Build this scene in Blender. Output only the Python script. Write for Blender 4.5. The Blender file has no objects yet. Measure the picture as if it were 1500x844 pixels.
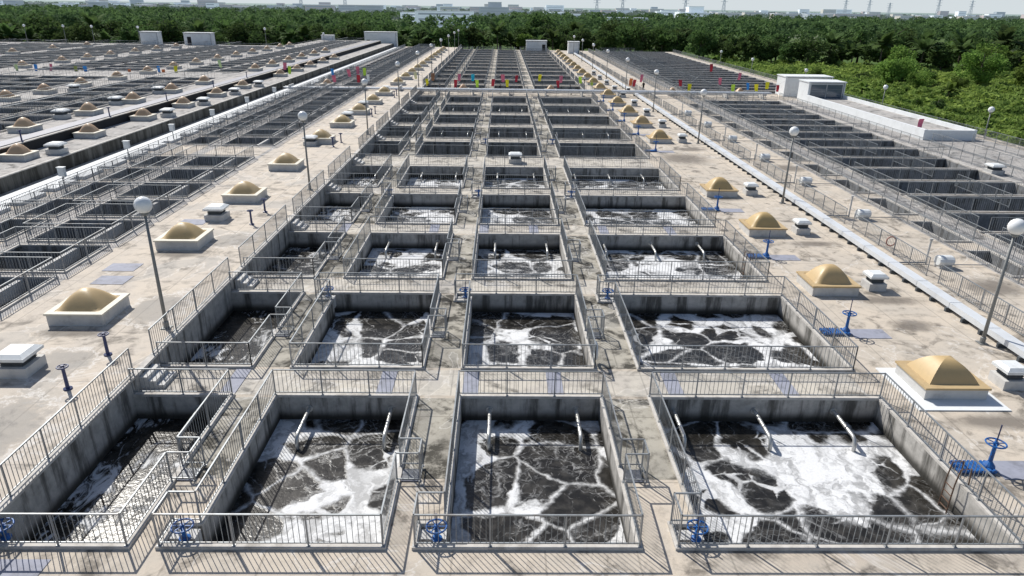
import bpy, math, random
import numpy as np
from mathutils import Matrix, Vector
random.seed(7); rng = np.random.default_rng(11)
C = bpy.context.scene.collection
ORD = ['first','second','third','fourth','fifth','sixth','seventh','eighth','ninth','tenth','eleventh','twelfth','thirteenth',
       'fourteenth','fifteenth','sixteenth','seventeenth','eighteenth','nineteenth','twentieth']
TENS = {20:'twenty',30:'thirty',40:'forty',50:'fifty'}
def ordn(i):
    n = i+1
    if n <= 20: return ORD[i]
    t, u = n//10*10, n%10
    return (TENS[t][:-1]+'ieth') if u == 0 else TENS[t]+'-'+ORD[u-1]
def nth(i): return 'nearest' if i == 0 else ordn(i)+' nearest'

# ------------------------------------------------------------------ mesh helpers
class MB:
    def __init__(s): s.v = []; s.f = []; s.m = []
    def poly(s, pts, mi=0):
        n = len(s.v); s.v += [tuple(p) for p in pts]; s.f.append(tuple(range(n, n+len(pts)))); s.m.append(mi)
    def box(s, x0, x1, y0, y1, z0, z1, mi=0, nobot=False):
        n = len(s.v)
        s.v += [(x0,y0,z0),(x1,y0,z0),(x1,y1,z0),(x0,y1,z0),(x0,y0,z1),(x1,y0,z1),(x1,y1,z1),(x0,y1,z1)]
        F = [(4,5,6,7),(0,1,5,4),(1,2,6,5),(2,3,7,6),(3,0,4,7)]
        if not nobot: F.append((3,2,1,0))
        s.f += [tuple(n+i for i in q) for q in F]; s.m += [mi]*len(F)
    def hexa(s, b, t, mi=0):          # bottom quad, top quad
        n = len(s.v); s.v += [tuple(p) for p in b]+[tuple(p) for p in t]
        F = [(4,5,6,7),(0,1,5,4),(1,2,6,5),(2,3,7,6),(3,0,4,7),(3,2,1,0)]
        s.f += [tuple(n+i for i in q) for q in F]; s.m += [mi]*6
    def bar(s, p, q, w, h=None, mi=0):
        p = Vector(p); q = Vector(q); d = (q-p).normalized()
        up = Vector((0,0,1)) if abs(d.z) < .9 else Vector((0,1,0))
        a = d.cross(up).normalized(); b = a.cross(d).normalized(); h = h or w
        a *= w/2; b *= h/2
        s.hexa([p-a-b, p+a-b, q+a-b, q-a-b], [p-a+b, p+a+b, q+a+b, q-a+b], mi)
    def tube(s, pts, r, n=8, mi=0, caps=True):
        pts = [Vector(p) for p in pts]; rs = r if isinstance(r, (list, tuple)) else [r]*len(pts); base = len(s.v)
        a = None
        for i, p in enumerate(pts):
            d = (pts[min(i+1, len(pts)-1)]-pts[max(i-1, 0)]).normalized()
            if a is None:
                a = d.cross(Vector((0,0,1)) if abs(d.z) < .9 else Vector((0,1,0))).normalized()
            else: a = (a-d*a.dot(d)).normalized()
            b = d.cross(a)
            for k in range(n):
                t = 2*math.pi*k/n; s.v.append(tuple(p+(a*math.cos(t)+b*math.sin(t))*rs[i]))
        for i in range(len(pts)-1):
            for k in range(n):
                s.f.append((base+i*n+k, base+i*n+(k+1)%n, base+(i+1)*n+(k+1)%n, base+(i+1)*n+k)); s.m.append(mi)
        if caps:
            s.f.append(tuple(base+k for k in range(n))[::-1]); s.f.append(tuple(base+(len(pts)-1)*n+k for k in range(n))); s.m += [mi]*2
    def lathe(s, prof, n=16, c=(0,0,0), mi=0, rot=0):
        base = len(s.v)
        for r, z in prof:
            for k in range(n):
                t = 2*math.pi*k/n+rot; s.v.append((c[0]+r*math.cos(t), c[1]+r*math.sin(t), c[2]+z))
        for i in range(len(prof)-1):
            for k in range(n):
                s.f.append((base+i*n+k, base+i*n+(k+1)%n, base+(i+1)*n+(k+1)%n, base+(i+1)*n+k)); s.m.append(mi)
        s.f.append(tuple(base+k for k in range(n))[::-1]); s.f.append(tuple(base+(len(prof)-1)*n+k for k in range(n))); s.m += [mi]*2
    def torus(s, c, R, r, n=20, m=6, axis='z', mi=0):
        base = len(s.v)
        for i in range(n):
            t = 2*math.pi*i/n
            for k in range(m):
                u = 2*math.pi*k/m; x = (R+r*math.cos(u))*math.cos(t); y = (R+r*math.cos(u))*math.sin(t); z = r*math.sin(u)
                if axis == 'y': x, y, z = x, z, y
                if axis == 'x': x, y, z = z, x, y
                s.v.append((c[0]+x, c[1]+y, c[2]+z))
        for i in range(n):
            for k in range(m):
                s.f.append((base+i*m+k, base+((i+1)%n)*m+k, base+((i+1)%n)*m+(k+1)%m, base+i*m+(k+1)%m)); s.m.append(mi)
    def mesh(s, name, mats, smooth=False):
        me = bpy.data.meshes.new(name); me.from_pydata(s.v, [], s.f)
        for m in (mats if isinstance(mats, (list, tuple)) else [mats]): me.materials.append(m)
        if any(s.m): me.polygons.foreach_set('material_index', s.m)
        if smooth: me.polygons.foreach_set('use_smooth', [True]*len(s.f))
        me.update(); return me
def link(name, me, parent=None, loc=(0,0,0)):
    o = bpy.data.objects.new(name, me); C.objects.link(o); o.parent = parent; o.location = loc; return o
def obj(name, mb, mats, parent=None, smooth=False, loc=(0,0,0)): return link(name, mb.mesh(name, mats, smooth), parent, loc)
def tag(o, label=None, cat=None, group=None, kind=None):
    if label: o['label'] = label
    if cat: o['category'] = cat
    if group: o['group'] = group
    if kind: o['kind'] = kind
    return o
def thing(name, label, cat, loc=(0,0,0), group=None):
    o = link(name, None, None, loc); o.empty_display_size = .2; return tag(o, label, cat, group)
def dup(root, loc, label=None, rz=None):
    r = root.copy(); C.objects.link(r); r.location = loc
    if rz is not None: r.rotation_euler.z = rz
    if label: r['label'] = label
    for ch in root.children:
        c = ch.copy(); C.objects.link(c); c.parent = r
        for g in ch.children:
            d = g.copy(); C.objects.link(d); d.parent = c
    return r

# ------------------------------------------------------------------ materials
class NT:
    def __init__(s, name, rough=.8, metal=0, spec=.3):
        s.m = bpy.data.materials.new(name); s.m.use_nodes = True; s.t = s.m.node_tree; s.n = s.t.nodes; s.l = s.t.links
        s.b = s.n['Principled BSDF']; s.b.inputs['Roughness'].default_value = rough; s.b.inputs['Metallic'].default_value = metal
        s.b.inputs['Specular IOR Level'].default_value = spec
        s.geo = s.n.new('ShaderNodeNewGeometry').outputs['Position']
    def put(s, inp, v):
        if hasattr(v, 'node'): s.l.new(v, inp)
        else: inp.default_value = (tuple(v)+(1,))[:4] if (isinstance(v, tuple) and inp.type == 'RGBA') else v
    def math(s, op, a, b=0., c=0., clamp=False):
        n = s.n.new('ShaderNodeMath'); n.operation = op; n.use_clamp = clamp
        s.put(n.inputs[0], a); s.put(n.inputs[1], b); s.put(n.inputs[2], c); return n.outputs[0]
    def ramp(s, v, a, b):
        n = s.n.new('ShaderNodeMapRange'); n.interpolation_type = 'SMOOTHSTEP'; s.put(n.inputs[0], v); n.inputs[1].default_value = a; n.inputs[2].default_value = b
        return n.outputs[0]
    def noise(s, scale, detail=4, vec=None, rough=.55, sc=(1,1,1), dist=0, off=(0,0,0)):
        n = s.n.new('ShaderNodeTexNoise'); n.inputs['Scale'].default_value = scale; n.inputs['Detail'].default_value = detail
        n.inputs['Roughness'].default_value = rough; n.inputs['Distortion'].default_value = dist
        s.l.new(s.map(vec, sc, off), n.inputs['Vector']); return n
    def map(s, vec=None, sc=(1,1,1), off=(0,0,0)):
        m = s.n.new('ShaderNodeMapping'); m.inputs['Scale'].default_value = sc; m.inputs['Location'].default_value = off
        s.l.new(vec or s.geo, m.inputs['Vector']); return m.outputs[0]
    def mix(s, f, a, b, mode='MIX'):
        n = s.n.new('ShaderNodeMix'); n.data_type = 'RGBA'; n.blend_type = mode; s.put(n.inputs[0], f); s.put(n.inputs[6], a); s.put(n.inputs[7], b)
        return n.outputs[2]
    def sep(s, v=None):
        n = s.n.new('ShaderNodeSeparateXYZ'); s.l.new(v or s.geo, n.inputs[0]); return n.outputs
    def color(s, c): s.put(s.b.inputs['Base Color'], c)
    def bump(s, h, st=.3, d=.02):
        n = s.n.new('ShaderNodeBump'); n.inputs['Strength'].default_value = st; n.inputs['Distance'].default_value = d
        s.l.new(h, n.inputs['Height']); s.l.new(n.outputs[0], s.b.inputs['Normal'])

def joints(k, px, py, wd=.03):
    x, y, z = k.sep()
    a = k.math('LESS_THAN', k.math('ABSOLUTE', k.math('SUBTRACT', k.math('FRACT', k.math('DIVIDE', x, px)), .5)), wd/px)
    b = k.math('LESS_THAN', k.math('ABSOLUTE', k.math('SUBTRACT', k.math('FRACT', k.math('DIVIDE', y, py)), .5)), wd/py)
    return k.math('MAXIMUM', a, b)
def deck_mat(name, c1, c2, dirt, amt=.5, wet=.0, lo=.5, hi=.66, jx=2.6, jy=5.2, spots=()):
    k = NT(name, .85)
    n1 = k.noise(.35, 6, rough=.62).outputs[0]; n2 = k.noise(1.7, 8, rough=.7, off=(7,3,0)).outputs[0]; n3 = k.noise(28, 2).outputs[0]
    n5 = k.noise(.55, 6, rough=.6, dist=1.2, off=(31,11,0)).outputs[0]
    c = k.mix(k.ramp(n1, .38, .62), c1, c2)
    c = k.mix(k.math('MULTIPLY', k.ramp(n2, .46, .72), amt), c, dirt)
    dk = k.math('MULTIPLY', k.ramp(n5, lo, hi), k.ramp(n2, .34, .56))
    c = k.mix(k.math('MULTIPLY', dk, amt*1.5, clamp=True), c, tuple(v*.55 for v in dirt))
    # pale dried puddle rims
    n4 = k.noise(.3, 5, dist=.8, off=(3,17,0)).outputs[0]
    rim = k.math('SUBTRACT', 1., k.ramp(k.math('ABSOLUTE', k.math('SUBTRACT', n4, .57)), .0, .012))
    c = k.mix(k.math('MULTIPLY', rim, .35), c, (.75,.73,.70))
    inn = k.ramp(n4, .575, .60)
    c = k.mix(k.math('MULTIPLY', inn, wet), c, (.23,.235,.235))
    c = k.mix(k.math('MULTIPLY', joints(k, jx, jy), .3), c, tuple(v*.4 for v in dirt))
    for sx_, sy_, rx, ry, kind in spots:
        x, y, z = k.sep(); dx = k.math('DIVIDE', k.math('SUBTRACT', x, sx_), rx); dy = k.math('DIVIDE', k.math('SUBTRACT', y, sy_), ry)
        d = k.math('SQRT', k.math('ADD', k.math('MULTIPLY', dx, dx), k.math('MULTIPLY', dy, dy))); d = k.math('ADD', d, k.math('MULTIPLY', k.math('SUBTRACT', n2, .5), 1.7))
        if kind == 'wet':
            c = k.mix(k.math('MULTIPLY', k.math('SUBTRACT', 1., k.ramp(d, .6, 1.0)), .6), c, (.27,.26,.245)); rm = k.math('SUBTRACT', 1., k.ramp(k.math('ABSOLUTE', k.math('SUBTRACT', d, .95)), .0, .10)); c = k.mix(k.math('MULTIPLY', rm, .55), c, (.70,.68,.65))
        else: c = k.mix(k.math('MULTIPLY', k.math('SUBTRACT', 1., k.ramp(d, .35, 1.15)), .8), c, (.15,.13,.11))
    v = k.math('ADD', k.math('MULTIPLY', n3, .3), .85)
    c = k.mix(1., c, k.rgb(v) if False else c)
    hs = k.n.new('ShaderNodeHueSaturation'); k.l.new(v, hs.inputs['Value']); k.l.new(c, hs.inputs['Color']); k.color(hs.outputs[0])
    k.put(k.b.inputs['Roughness'], k.math('SUBTRACT', .88, k.math('MULTIPLY', inn, wet*.4)))
    k.bump(n2, .3, .02); return k.m
M = {}
M['deck'] = deck_mat('deck concrete', (.575,.50,.41), (.51,.455,.385), (.25,.22,.185), .55, spots=[(18.6,21.8,2.0,.6,'d'),(20.2,30.3,1.3,.8,'d'),(18.6,70.,3.,3.2,'d'),(20.5,75,2,1.2,'d'),(27.6,35.4,2,1.5,'d'),(28,66,1.8,1.8,'d'),(20.6,42.8,1.8,.7,'d'),(20.6,33.4,2.2,.7,'d'),(18,54,1.8,.5,'d'),(-2.4,27.6,.9,1.9,'d')])
M['deckL'] = deck_mat('pale deck concrete', (.60,.525,.435), (.55,.49,.42), (.31,.275,.235), .5, .3, spots=[(-17.4,19.9,2.,2.6,'wet'),(-16.4,30.3,1.4,2.,'wet'),(-16.6,40.7,1.5,1.5,'wet'),(-18.9,38.0,1.6,.6,'d'),(-17.9,24.8,1.6,1.4,'wet'),(-19,27.6,1.7,.5,'d')])
M['walk'] = deck_mat('walkway concrete', (.57,.525,.45), (.50,.46,.405), (.23,.21,.185), .6, .2, jx=1.3, jy=2.4)
M['moss'] = deck_mat('grimy concrete', (.42,.39,.33), (.31,.29,.25), (.12,.11,.09), .85, .2, .44, .60, jx=2, jy=4)
M['far'] = deck_mat('distant concrete', (.47,.44,.41), (.38,.365,.35), (.22,.21,.20), .7)
def wall_mat(name, c1, c2, water=-1.02):
    k = NT(name, .85)
    st = k.noise(1.3, 6, sc=(1.2,1.2,.14), rough=.65).outputs[0]; n = k.noise(2.4, 7, rough=.7).outputs[0]
    c = k.mix(k.ramp(n, .35, .68), c1, c2)
    c = k.mix(k.math('MULTIPLY', k.ramp(st, .47, .64), .82), c, (.05,.047,.04))
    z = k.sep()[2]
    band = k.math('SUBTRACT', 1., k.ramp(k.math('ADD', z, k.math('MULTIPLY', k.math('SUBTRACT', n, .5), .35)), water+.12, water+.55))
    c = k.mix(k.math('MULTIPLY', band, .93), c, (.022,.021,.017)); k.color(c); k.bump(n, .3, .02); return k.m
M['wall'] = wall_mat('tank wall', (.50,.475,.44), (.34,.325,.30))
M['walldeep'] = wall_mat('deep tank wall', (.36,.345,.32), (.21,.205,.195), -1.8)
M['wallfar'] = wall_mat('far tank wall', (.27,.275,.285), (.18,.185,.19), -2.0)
def simple(name, c, rough=.6, metal=0, spec=.4, var=.25, scale=6, bump=0, dirt=None, dscale=1.5, damt=.5):
    k = NT(name, rough, metal, spec); n = k.noise(scale, 5).outputs[0]
    col = k.mix(n, tuple(v*(1-var) for v in c), tuple(min(1, v*(1+var)) for v in c))
    if dirt: col = k.mix(k.math('MULTIPLY', k.ramp(k.noise(dscale, 6, rough=.7, off=(5,5,5)).outputs[0], .45, .7), damt), col, dirt)
    k.color(col)
    if bump: k.bump(n, bump, .01)
    return k.m
M['cope'] = simple('coping', (.56,.53,.49), .85, var=.22, scale=5, dirt=(.22,.2,.17), damt=.6)
M['rail'] = simple('galvanised steel', (.28,.30,.315), .5, .35, .4, var=.25, dirt=(.15,.12,.10), dscale=1.3, damt=.6)
M['post'] = simple('galvanised post', (.30,.31,.32), .5, .4, .5, var=.2)
M['pole'] = simple('grey pole paint', (.22,.225,.22), .5, .2, var=.15)
M['globe'] = simple('opal globe', (.84,.85,.85), .25, 0, .5, var=.03)
M['blue'] = simple('blue paint', (.014,.12,.38), .5, 0, .4, var=.4, scale=9, dirt=(.10,.06,.04), dscale=6)
M['navy'] = simple('navy paint', (.02,.035,.12), .45, 0, .5, var=.3, scale=9)
M['white'] = simple('white render', (.74,.76,.77), .7, var=.06, scale=2, dirt=(.5,.5,.49), dscale=.8, damt=.35)
M['whitebox'] = simple('white enamel', (.72,.74,.74), .45, var=.07, scale=3, dirt=(.35,.34,.32), dscale=3, damt=.3)
M['louvre'] = simple('dark louvre', (.07,.08,.09), .6, var=.3)
M['curb'] = simple('curb concrete', (.58,.57,.55), .85, var=.15, scale=3, dirt=(.26,.25,.24), damt=.4)
M['rimW'] = simple('cream rim', (.66,.62,.52), .6, var=.1, scale=4, dirt=(.4,.36,.28), damt=.35)
M['rimG'] = simple('ochre rim', (.50,.37,.20), .55, var=.12, scale=4, dirt=(.35,.22,.1), damt=.3)
def dome_mat(name, c, c2):
    k = NT(name, .27, 0, .6); n = k.noise(1.6, 5).outputs[0]; oi = k.n.new('ShaderNodeObjectInfo'); st = k.noise(5., 5, sc=(1,1,.3), rough=.7).outputs[0]
    col = k.mix(n, c, c2); col = k.mix(k.math('MULTIPLY', k.ramp(st, .5, .75), .4), col, tuple(v*.6 for v in c)); col = k.mix(k.math('MULTIPLY', oi.outputs['Random'], .4), col, (.60,.43,.25)); k.color(col)
    k.put(k.b.inputs['Roughness'], k.math('ADD', .34, k.math('MULTIPLY', n, .3))); return k.m
M['dome'] = dome_mat('amber acrylic', (.54,.39,.17), (.45,.31,.125))
M['domeF'] = dome_mat('faded amber acrylic', (.58,.37,.22), (.46,.30,.17))
M['plate'] = simple('steel cover plate', (.31,.32,.38), .7, 0, .25, var=.2, scale=3, dirt=(.14,.14,.15))
M['pipe'] = simple('stainless pipe', (.55,.55,.53), .35, .5, .5, var=.15, dirt=(.2,.18,.15), dscale=2)
M['duct'] = simple('duct panels', (.66,.68,.70), .5, .1, var=.08, scale=1.2, dirt=(.42,.43,.44), dscale=1, damt=.4)
M['glass'] = simple('window glass', (.10,.13,.17), .1, 0, .8, var=.1)
M['black'] = simple('dark opening', (.02,.02,.022), .8)
M['rust'] = simple('rusty steel', (.16,.10,.07), .7, .2, var=.4)
M['rope'] = simple('cord', (.5,.5,.5), .8)
M['buoy'] = simple('faded orange', (.42,.22,.18), .6)
M['purple'] = simple('lilac channel cover', (.25,.25,.28), .6, .1, var=.15, scale=1.4, dirt=(.2,.2,.22), dscale=1)
M['skin'] = simple('skin', (.32,.19,.13), .6)

def water_mat():
    k = NT('aerated sludge water', .16, 0, .27); x, y, z = k.sep()
    dn = k.noise(.42, 4, rough=.5); vm = k.n.new('ShaderNodeVectorMath'); vm.operation = 'SCALE'; vm.inputs['Scale'].default_value = 1.5
    sb = k.n.new('ShaderNodeVectorMath'); sb.operation = 'SUBTRACT'; k.l.new(dn.outputs['Color'], sb.inputs[0]); sb.inputs[1].default_value = (.5,.5,.5)
    k.l.new(sb.outputs[0], vm.inputs[0]); ad = k.n.new('ShaderNodeVectorMath'); k.l.new(vm.outputs[0], ad.inputs[0])
    d2 = k.noise(2.6, 5, rough=.65, off=(9,2,0)); v2 = k.n.new('ShaderNodeVectorMath'); v2.operation = 'SCALE'; v2.inputs['Scale'].default_value = .14
    k.l.new(d2.outputs['Color'], v2.inputs[0]); a2 = k.n.new('ShaderNodeVectorMath'); k.l.new(ad.outputs[0], a2.inputs[0]); k.l.new(v2.outputs[0], a2.inputs[1])
    k.l.new(k.geo, ad.inputs[1]); P = a2.outputs[0]
    def edge(sc, seed, wa, wb):
        v = k.n.new('ShaderNodeTexVoronoi'); v.feature = 'DISTANCE_TO_EDGE'; v.inputs['Scale'].default_value = sc
        k.l.new(k.map(P, (1,1,0), (seed, seed*.7, 0)), v.inputs['Vector']); return k.math('SUBTRACT', 1., k.ramp(v.outputs['Distance'], wa, wb)), v.outputs['Distance']
    wn = k.noise(1.1, 4, rough=.55, off=(21,6,0)); ws = k.n.new('ShaderNodeVectorMath'); ws.operation = 'SCALE'; ws.inputs['Scale'].default_value = 1.5; k.l.new(wn.outputs['Color'], ws.inputs[0])
    wa = k.n.new('ShaderNodeVectorMath'); k.l.new(ws.outputs[0], wa.inputs[0]); k.l.new(P, wa.inputs[1]); P0 = P; P = wa.outputs[0]
    mid, _ = edge(.85, 8.2, .0, .05); fine, _ = edge(2.3, 1.7, .0, .08)
    mass = k.noise(.26, 3, vec=P, rough=.45, off=(2.4,8.1,0)).outputs[0]
    var = k.noise(.6, 3, off=(4,4,0)).outputs[0]; rag = k.noise(5., 5, rough=.7).outputs[0]
    swirl = k.noise(1.5, 5, vec=P, rough=.6, sc=(1,.55,1), dist=1.0).outputs[0]
    def bands(sc, seed, w0, w1, a, b, soft):
        _, d = edge(sc, seed, 0, 1); w = k.math('ADD', w0, k.math('MULTIPLY', k.ramp(mass, a, b), w1))
        q = k.math('DIVIDE', k.math('SUBTRACT', k.math('ADD', d, k.math('MULTIPLY', k.math('SUBTRACT', rag, .5), .10)), w), soft)
        return k.math('SUBTRACT', 1., k.ramp(q, 0., 1.))
    P = P0; bA = bands(.43, 3.1, -.03, .22, .425, .64, .085); bB = bands(.88, 5.3, -.05, .16, .47, .68, .06)
    foam = k.math('MAXIMUM', bA, k.math('MULTIPLY', bB, .85))
    foam = k.math('MULTIPLY', foam, k.math('ADD', .50, k.math('MULTIPLY', k.ramp(swirl, .34, .56), .50)))
    lace = k.math('MAXIMUM', k.math('MULTIPLY', mid, k.ramp(var, .36, .60)), k.math('MULTIPLY', fine, k.math('MULTIPLY', k.ramp(var, .45, .62), .7)))
    foam = k.math('MAXIMUM', foam, k.math('MULTIPLY', lace, k.math('ADD', .08, k.math('MULTIPLY', k.ramp(rag, .4, .65), .30))))
    # choppy left channel: foam plus sun glitter painted white; foam streaks in rear basins
    chop = k.noise(2.3, 8, rough=.68, sc=(1,.45,1), dist=1.1).outputs[0]; mm = k.noise(.4, 3, off=(1,9,0)).outputs[0]
    cf = k.math('MULTIPLY', k.ramp(k.math('ADD', chop, k.math('MULTIPLY', k.math('SUBTRACT', mm, .5), .9)), .53, .66), .85)
    left = k.math('LESS_THAN', x, -10.)
    foam = k.math('ADD', k.math('MULTIPLY', foam, k.math('SUBTRACT', 1., left)), k.math('MULTIPLY', cf, left))
    rear = k.ramp(y, 35., 37.)
    streak = k.ramp(k.noise(1.6, 6, vec=P, sc=(.6,1.6,1), rough=.7).outputs[0], .50, .62)
    foam = k.math('MAXIMUM', foam, k.math('MULTIPLY', k.math('MULTIPLY', streak, rear), .5))
    grain = k.noise(14, 3).outputs[0]
    base = k.mix(k.ramp(k.noise(2.2, 6, vec=P).outputs[0], .4, .7), (.016,.0145,.012), (.05,.046,.040))
    k.color(k.mix(foam, base, k.mix(grain, (.60,.605,.61), (.86,.865,.87))))
    k.put(k.b.inputs['Roughness'], k.math('ADD', .24, k.math('MULTIPLY', foam, .55)))
    rip = k.noise(4.5, 5, rough=.6).outputs[0]
    k.bump(k.math('ADD', k.math('MULTIPLY', foam, .7), k.math('MULTIPLY', rip, k.math('ADD', .3, k.math('MULTIPLY', left, .25)))), .5, .07); return k.m
M['water'] = water_mat()
M['deepwater'] = simple('deep dark water', (.02,.019,.017), .15, var=.3)
def leaf_mat(name, a, b, c, sc=.35):
    k = NT(name, .85, 0, .08); n = k.noise(sc, 4, rough=.7).outputs[0]; n2 = k.noise(3.1, 2).outputs[0]
    oi = k.n.new('ShaderNodeObjectInfo')
    col = k.mix(k.ramp(n, .36, .64), a, b); col = k.mix(k.math('MULTIPLY', k.ramp(n2, .5, .8), .55), col, c)
    hs = k.n.new('ShaderNodeHueSaturation'); k.l.new(col, hs.inputs['Color']); k.l.new(k.math('ADD', .72, k.math('MULTIPLY', oi.outputs['Random'], .56)), hs.inputs['Value'])
    k.l.new(k.math('ADD', .485, k.math('MULTIPLY', oi.outputs['Random'], .025)), hs.inputs['Hue'])
    k.color(hs.outputs[0])
    tr = k.n.new('ShaderNodeBsdfTranslucent'); k.l.new(hs.outputs[0], tr.inputs['Color']); ms = k.n.new('ShaderNodeMixShader'); ms.inputs[0].default_value = .36
    k.l.new(k.b.outputs[0], ms.inputs[1]); k.l.new(tr.outputs[0], ms.inputs[2]); k.l.new(ms.outputs[0], k.n['Material Output'].inputs['Surface']); return k.m
M['leafD'] = leaf_mat('dark foliage', (.048,.085,.03), (.10,.165,.048), (.14,.18,.08))
M['leafM'] = leaf_mat('mid foliage', (.11,.18,.04), (.19,.29,.065), (.26,.34,.10))
M['leafL'] = leaf_mat('bright foliage', (.14,.215,.05), (.29,.375,.09), (.42,.46,.19), .09)
M['leafH'] = leaf_mat('hazy foliage', (.06,.10,.045), (.12,.185,.065), (.16,.21,.10), .09)
M['bark'] = simple('bark', (.12,.10,.08), .9, var=.4)
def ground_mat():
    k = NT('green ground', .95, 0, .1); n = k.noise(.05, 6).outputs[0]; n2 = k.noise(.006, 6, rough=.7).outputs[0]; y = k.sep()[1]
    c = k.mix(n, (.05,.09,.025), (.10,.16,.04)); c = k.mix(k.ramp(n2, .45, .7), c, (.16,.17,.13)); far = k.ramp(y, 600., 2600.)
    k.color(k.mix(k.math('MULTIPLY', far, .5), c, (.20,.26,.27))); k.b.inputs['Emission Color'].default_value = (.50,.60,.70,1); k.put(k.b.inputs['Emission Strength'], k.math('MULTIPLY', far, .26)); return k.m  # aerial haze painted into the far ground: paler tint and bluish emission
M['ground'] = ground_mat()
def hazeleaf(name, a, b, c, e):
    m = leaf_mat(name, a, b, c, .02); p = m.node_tree.nodes['Principled BSDF']; p.inputs['Emission Color'].default_value = (.50,.60,.66,1); p.inputs['Emission Strength'].default_value = e; return m  # leaves emit a pale blue to imitate distance haze
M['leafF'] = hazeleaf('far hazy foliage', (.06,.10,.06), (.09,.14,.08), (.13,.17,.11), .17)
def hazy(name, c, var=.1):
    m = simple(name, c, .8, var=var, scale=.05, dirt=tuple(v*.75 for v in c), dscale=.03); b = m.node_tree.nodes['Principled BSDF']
    b.inputs['Emission Color'].default_value = (.50,.60,.70,1); b.inputs['Emission Strength'].default_value = .24; return m  # distance haze imitated by pale colours and a bluish glow, no real source
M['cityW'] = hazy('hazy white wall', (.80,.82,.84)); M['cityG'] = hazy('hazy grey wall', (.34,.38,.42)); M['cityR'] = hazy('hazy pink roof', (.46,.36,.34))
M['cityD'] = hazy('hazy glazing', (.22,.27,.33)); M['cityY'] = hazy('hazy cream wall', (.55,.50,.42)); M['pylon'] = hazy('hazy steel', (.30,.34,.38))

# ------------------------------------------------------------------ layout
CX = [(-14.2,-10.5), (-8.65,-3.35), (-1.5,3.9), (5.95,14.9)]
def rows_():
    r = [(15.35+10.38*i-(0 if i < 2 else .05), 23.3+10.38*i) for i in range(5)]
    r += [(69.8+10.38*i, 77.6+10.38*i) for i in range(5)]
    r += [(129.6+10.38*i, 137.4+10.38*i) for i in range(12)]
    return r
ROWS = rows_()
COLN = ['leftmost narrow column','second column from the left','third column from the left','wide rightmost column']

def outline(w, d, kind, ci, ri):
    """rectilinear CCW polygon of a basin opening, local to its front-left corner"""
    gb = ci > 0 and ri == 0; bb = ci > 0 and ri % 2 == 1 and ri < 10; n = .78
    p = [(-n,0),(w,0)] if gb else [(0,0),(w,0)]
    p += [(w,d)]
    if bb: p += [(-n,d),(-n,d-n),(0,d-n)]
    else: p += [(0,d)]
    if gb: p += [(0,n),(-n,n)]
    return p
def offset(p, d):
    o = []; n = len(p)
    for i in range(n):
        a, b, c = p[i-1], p[i], p[(i+1)%n]
        def nm(u, v):
            L = math.hypot(v[0]-u[0], v[1]-u[1]); return ((v[1]-u[1])/L, -(v[0]-u[0])/L)
        n1, n2 = nm(a,b), nm(b,c)
        o.append((b[0]+(n1[0]+n2[0])*d, b[1]+(n1[1]+n2[1])*d))
    return o
def tank_meshes(w, d, p, open_left, depth, wm, coph=.09, copw=.17):
    wl = MB(); cp = MB(); q = offset(p, copw)
    if open_left: q = [(max(a[0], 0.) if b[0] == 0 else a[0], a[1]) for a, b in zip(q, p)]
    n = len(p)
    for i in range(n):
        j = (i+1)%n; a, b, A, B = p[i], p[j], q[i], q[j]
        if open_left and a[0] == 0 and b[0] == 0: continue
        wl.poly([(a[0],a[1],depth),(b[0],b[1],depth),(b[0],b[1],.0),(a[0],a[1],.0)][::-1])
        cp.poly([(a[0],a[1],0),(b[0],b[1],0),(b[0],b[1],coph),(a[0],a[1],coph)][::-1])
        cp.poly([(A[0],A[1],coph),(B[0],B[1],coph),(b[0],b[1],coph),(a[0],a[1],coph)])
        cp.poly([(A[0],A[1],0),(B[0],B[1],0),(B[0],B[1],coph),(A[0],A[1],coph)])
    return wl.mesh('wall', wm), cp.mesh('coping', M['cope'])
SP = .165
def fence_seg(hr, br, bal, posts, a, b, z=.09, h=1.08, first=True):
    """rails, balusters and posts along a straight run"""
    a = Vector((a[0],a[1],z)); b = Vector((b[0],b[1],z)); L = (b-a).length; d = (b-a)/L; up = Vector((0,0,1))
    hr.bar(a+up*h-d*.02, b+up*h+d*.02, .046, .04); br.bar(a+up*.1, b+up*.1, .035, .035)
    n = max(1, round(L/SP))
    ang = math.atan2(d.y, d.x); c, s = math.cos(ang)*.0078, math.sin(ang)*.0078
    for i in range(1, n):
        p = a+d*(L*i/n)
        pts = [(p.x-c+s, p.y-s-c), (p.x+c+s, p.y+s-c), (p.x+c-s, p.y+s+c), (p.x-c-s, p.y-s+c)]
        v = len(bal.v); bal.v += [(x,y,z+.1) for x,y in pts]+[(x,y,z+h-.02) for x,y in pts]
        for k in range(4): bal.f.append((v+k, v+(k+1)%4, v+4+(k+1)%4, v+4+k)); bal.m.append(0)
    m = max(1, round(L/1.95))
    for i in range(0 if first else 1, m+1):
        p = a+d*(L*i/m); posts.append((p.x, p.y))
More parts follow.
